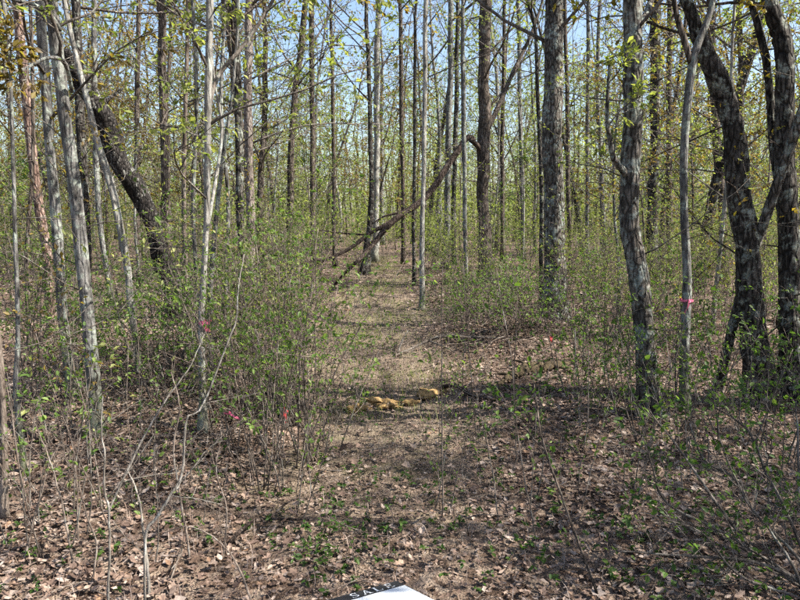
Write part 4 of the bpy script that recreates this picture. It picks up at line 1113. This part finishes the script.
# ------------------------------------------------------------------ flagging ribbons
M_PINK = plain_mat('pink_ribbon', (0.62, 0.12, 0.22), 0.4, None, 0.5)
M_RED = plain_mat('red_ribbon', (0.72, 0.06, 0.07), 0.4, None, 0.5)
def ribbon(label, c, r, mat, tails, w=0.022):
    c = np.asarray(c, float)
    root = thing('flagging_ribbon', label, 'ribbon', c, 'plastic flagging ribbons')
    g = Geo(); n = 16; a = np.linspace(0, 2 * np.pi, n, endpoint=False)
    for k, dz in ((0, -w / 2), (1, w / 2)):
        pass
    wob = 0.003 * np.sin(3 * a)
    lo = np.column_stack([np.cos(a) * r, np.sin(a) * r, -w / 2 + wob]); hi = np.column_stack([np.cos(a) * r, np.sin(a) * r, w / 2 + wob])
    i = np.arange(n); j = (i + 1) % n
    g.add(np.vstack([lo, hi]), np.column_stack([i, j, j + n, i + n])); g.build('loop', mat, root)
    for (dx, dz, ln) in tails:
        g = Geo(); m = 8; t = np.linspace(0, 1, m)
        line_ = np.column_stack([dx * t * ln, -r - 0.004 - 0.012 * np.sin(4 * t), dz * t * ln - 0.25 * ln * t * t])
        sd = np.array([-dz, 0.35, dx]); sd = sd / np.linalg.norm(sd) * w * 0.4
        g.add(np.vstack([line_ - sd, line_ + sd]), np.column_stack([np.arange(m - 1), np.arange(1, m), np.arange(1, m) + m, np.arange(m - 1) + m])); g.build('tail', mat, root)
    g = Geo(); q = np.array([[-1, 0, 0], [1, 0, 0], [0, -1, 0], [0, 1, 0], [0, 0, -1], [0, 0, 1]]) * (0.011, 0.006, 0.012) + (0, -r - 0.004, 0)
    g.add(q, np.array([[0, 2, 5], [2, 1, 5], [1, 3, 5], [3, 0, 5], [2, 0, 4], [1, 2, 4], [3, 1, 4], [0, 3, 4]])); g.build('knot', mat, root)
    return root
yb = float(ground_at(203, 432)[1])
ribbon('pink ribbon tied round the white-streaked trunk left of the path', at(205, 322, yb), 0.044, M_PINK, [(.7, -.8, .06), (.4, -1, .05)], 0.024)
yb = float(ground_at(684, 413)[1])
ribbon('pink ribbon tied round the forked tree at the right', at(686.5, 300, yb), 0.047, M_PINK, [(-.35, -1, .075), (.3, -.3, .04)], 0.016)
p = gpt(551, 352); ribbon('tiny red ribbon near the foot of the lichened trunk', at(551, 338, p[1] - .4), 0.012, M_RED, [(.2, -1, .035), (-.4, -.8, .03)], 0.022)
p = gpt(285, 430); ribbon('red ribbon hanging low beside the dark stump', at(285, 409, p[1] - .3), 0.010, M_RED, [(.1, -1, .08), (-.3, -1, .05), (.9, -.5, .03)], 0.02)
p = gpt(230, 425); ribbon('pink ribbon strand on the ground between white-streaked trunk and stump', at(230, 413, p[1] - .2), 0.010, M_PINK, [(1, -.35, .09), (-.9, .3, .05)], 0.018)
for a, b, up in ((551, 338, 1), (285, 409, 1), (230, 413, 1)):
    pass

# ------------------------------------------------------------------ the sign lying on the leaves
C = ground_at(396.5, 581); A = ground_at(335, 598)
ux = norm((C - A) * (1, 1, 0)); uy = np.array([-ux[1], ux[0], 0])       # along the top edge, and away from the viewer
z0 = float(max(C[2], A[2])) + 0.045
M_WHITE = plain_mat('sign_white', (0.66, 0.69, 0.73), 0.45, None, 0.4)
M_BLACK = plain_mat('sign_black', (0.018, 0.018, 0.022), 0.5, None, 0.4)
cor = ray(396.5, 581); cor = cor * ((EYE - z0) / -cor[2]) + (0, 0, EYE)
A2 = ray(335, 598); A2 = A2 * ((EYE - z0) / -A2[2]) + (0, 0, EYE)
ux = norm(cor - A2); rb = ray(430, 598)
tb = ((cor - (0, 0, EYE)) @ ux) / (rb @ ux); Bc = rb * tb + (0, 0, EYE)
uy = norm(cor - Bc); uw = np.cross(ux, uy)
root = thing('sale_sign', 'white sale sign with a black top band lying on the leaves', 'sign', cor)
Wd, Hd, BAND, TH = 0.61, 0.46, 0.078, 0.004
def sign_pt(u, v, w): return ux * u + uy * v + uw * w       # u leftwards negative, v towards the viewer negative
def slab(name, u0, u1, v0, v1, w0, w1, mat):
    g = Geo()
    q = [sign_pt(u, v, w) for w in (w0, w1) for u, v in ((u0, v0), (u1, v0), (u1, v1), (u0, v1))]
    g.add(q, np.array([[3, 2, 1, 0], [4, 5, 6, 7], [0, 1, 5, 4], [1, 2, 6, 5], [2, 3, 7, 6], [3, 0, 4, 7]]))
    return g.build(name, mat, root, smooth_shade=False)
slab('panel', -Wd, 0, -Hd, 0, -TH, 0, M_WHITE)
slab('band', -Wd, 0, -BAND, 0, 0.0006, 0.0012, M_BLACK)
STROKES = {   # serif capitals in a 0..1 box: polygons
    'S': [[(.16, .02), (.24, .02), (.24, .26), (.16, .26)], [(.2, .06), (.4, 0), (.62, .02), (.74, .14), (.7, .1), (.4, .08)], [(.62, .02), (.80, .14), (.82, .30), (.70, .42), (.64, .36), (.70, .24), (.62, .1)],
          [(.82, .30), (.72, .46), (.36, .62), (.26, .70), (.18, .62), (.30, .50), (.66, .34)], [(.36, .60), (.30, .76), (.42, .92), (.30, .98), (.18, .84), (.18, .64)], [(.30, .97), (.42, .91), (.62, .92), (.76, .86), (.60, 1.0), (.44, 1.01)], [(.70, .74), (.78, .74), (.78, .99), (.70, .99)]],
    'A': [[(.10, 0), (.18, 0), (.50, .86), (.46, 1.0)], [(.66, 0), (.84, 0), (.54, 1.0), (.46, 1.0)], [(.26, .30), (.66, .30), (.66, .37), (.28, .37)], [(.02, 0), (.28, 0), (.28, .05), (.02, .05)], [(.58, 0), (.96, 0), (.96, .05), (.58, .05)]],
    'L': [[(.16, .0), (.34, .0), (.34, 1.0), (.16, 1.0)], [(.06, 0), (.80, 0), (.80, .07), (.06, .07)], [(.06, .95), (.44, .95), (.44, 1.0), (.06, 1.0)], [(.74, .07), (.80, .07), (.82, .28), (.78, .28)]],
    'E': [[(.14, 0), (.32, 0), (.32, 1.0), (.14, 1.0)], [(.04, 0), (.80, 0), (.80, .07), (.04, .07)], [(.04, .93), (.76, .93), (.76, 1.0), (.04, 1.0)], [(.32, .48), (.60, .48), (.60, .55), (.32, .55)], [(.74, .07), (.80, .07), (.83, .27), (.78, .27)], [(.71, .93), (.76, .93), (.76, .76), (.73, .76)], [(.57, .38), (.61, .38), (.61, .65), (.57, .65)]]}
lh, lw, gap = 0.056, 0.044, 0.009
for k, chr_ in enumerate('SALE'):
    g = Geo(); u0 = -0.020 - (4 - k) * (lw + gap); v0 = -BAND + 0.012
    for qn, poly in enumerate(STROKES[chr_]):
        q = np.array([sign_pt(u0 + a * lw, v0 + b * lh, 0.0018 + 0.00008 * qn) for a, b in poly])
        cen = q.mean(0); K = len(q)
        g.add(np.vstack([[cen], q]), np.array([[0, j + 1, (j + 1) % K + 1] for j in range(K)]))
    g.build('letter', M_WHITE, root, smooth_shade=False)

# ------------------------------------------------------------------ labels of the repeats: what each stands by
LANDMARKS = [('pink-barked pine at left', 45, 8.6), ('thick pale front trunk at left', 92, 4.8), ('charred leaning trunk', 150, 10), ('white-streaked ribboned trunk', 204, 4.9), ('dark upright trunk beside a pinkish one', 241, 8),
             ('brown trunk curving right', 290, 18), ('dark trunk where the fallen limb ends', 366, 17), ('thin white trunk by the path', 422, 11), ('thick brown trunk with broken limb', 486, 15), ('thick lichened central trunk', 555, 10),
             ('grey front trunk with knots', 645, 5.4), ('ribboned forked tree', 685, 5.4), ('massive dark crooked trunk', 752, 5.6), ('dark trunk at the right edge', 790, 5.7)]
DESC = {}
for o_, d_ in zip(wood, ['slim brown-barked leafy tree', 'thin grey leafy tree', 'stout grey leafy tree', 'thin bronze-leaved tree', 'slim pale-barked tree', 'dark-barked green-leaved tree']): DESC[KIDS[o_.name][0].data.name] = d_
for o_, d_ in zip(saps, ['thin brown-stemmed sapling', 'grey sapling with layered leaves', 'short green-leaved sapling', 'bronze-leaved sapling', 'tall pale-stemmed sapling']): DESC[KIDS[o_.name][0].data.name] = d_
for o_, d_ in zip(shrubs, ['tall green many-stemmed shrub', 'green spreading shrub', 'yellow-green upright shrub', 'low green shrub', 'tall yellow-green shrub', 'very low green shrub']): DESC[KIDS[o_.name][0].data.name] = d_
for o_, d_ in zip(shoots, ['upright brown shoot', 'tall thin shoot', 'short thin shoot', 'very tall thin shoot', 'leafy thin shoot']): DESC[KIDS[o_.name][0].data.name] = d_
byl = {}
for o_ in [o for o in COL.objects if o.parent is None and 'group' in o.keys() and 'right of the picture' not in str(o['group'])]:
    ch = [c for c in o_.children if c.type == 'MESH' and c.data.name in DESC]
    if not ch: continue
    x, y = o_.location.x, o_.location.y
    u = 400 + F * x / y
    if not -20 < u < 820: o_['label'] = DESC[ch[0].data.name] + ' at the very edge of the picture'; byl.setdefault(o_['label'], []).append(o_); continue
    lm, lu, ld = min(LANDMARKS, key=lambda q: abs(q[1] - u) + 6 * abs(q[2] - y) * (0.4 if y > q[2] else 1.0))
    dep = 'far behind' if y > ld * 1.7 + 2 else 'behind' if y > ld + 0.7 else 'in front of' if y < ld - 0.7 else 'beside'
    side = '' if abs(u - lu) < 10 and dep != 'beside' else ('left' if u < lu else 'right')
    dep2 = {'far behind': 'far behind', 'behind': 'behind', 'in front of': 'before', 'beside': ''}[dep]
    if not side: rel = f'{dep} the {lm}'
    elif dep == 'beside': rel = f'{side} of the {lm}'
    else: rel = f'{dep2} and {side} of the {lm}'
    byl.setdefault(f'{DESC[ch[0].data.name]} {rel}', []).append(o_)
for lab, os_ in byl.items():
    if len(lab.split()) > 15: lab = lab.replace('many-stemmed ', '').replace(' beside a pinkish one', '').replace(' where the fallen limb ends', ' at the path end').replace('green-leaved ', '').replace(' with layered leaves', '').replace('pink-barked pine at left', 'pink pine').replace('thick pale front trunk at left', 'thick pale front trunk').replace('with broken limb', 'with limb').replace(' of the', ' of')
    if len(os_) == 2:
        os_.sort(key=lambda o: o.location.y)
        os_[0]['label'] = 'nearer ' + lab; os_[1]['label'] = 'farther ' + lab
    elif len(os_) == 3:
        os_.sort(key=lambda o: o.location.x / o.location.y)
        for o_, wd in zip(os_, ('leftmost', 'middle', 'rightmost')): o_['label'] = wd + ' ' + lab
    elif len(os_) == 4 and len(lab.split()) < 14:
        os_.sort(key=lambda o: o.location.x / o.location.y)
        for o_, wd in zip(os_, ('leftmost', 'second from left', 'third from left', 'rightmost')): o_['label'] = (wd + ' ' + lab) if ' ' not in wd else (lab + ', ' + wd)
    else:
        for o_ in os_: o_['label'] = lab; o_['group'] = lab if len(os_) > 1 else o_['group']
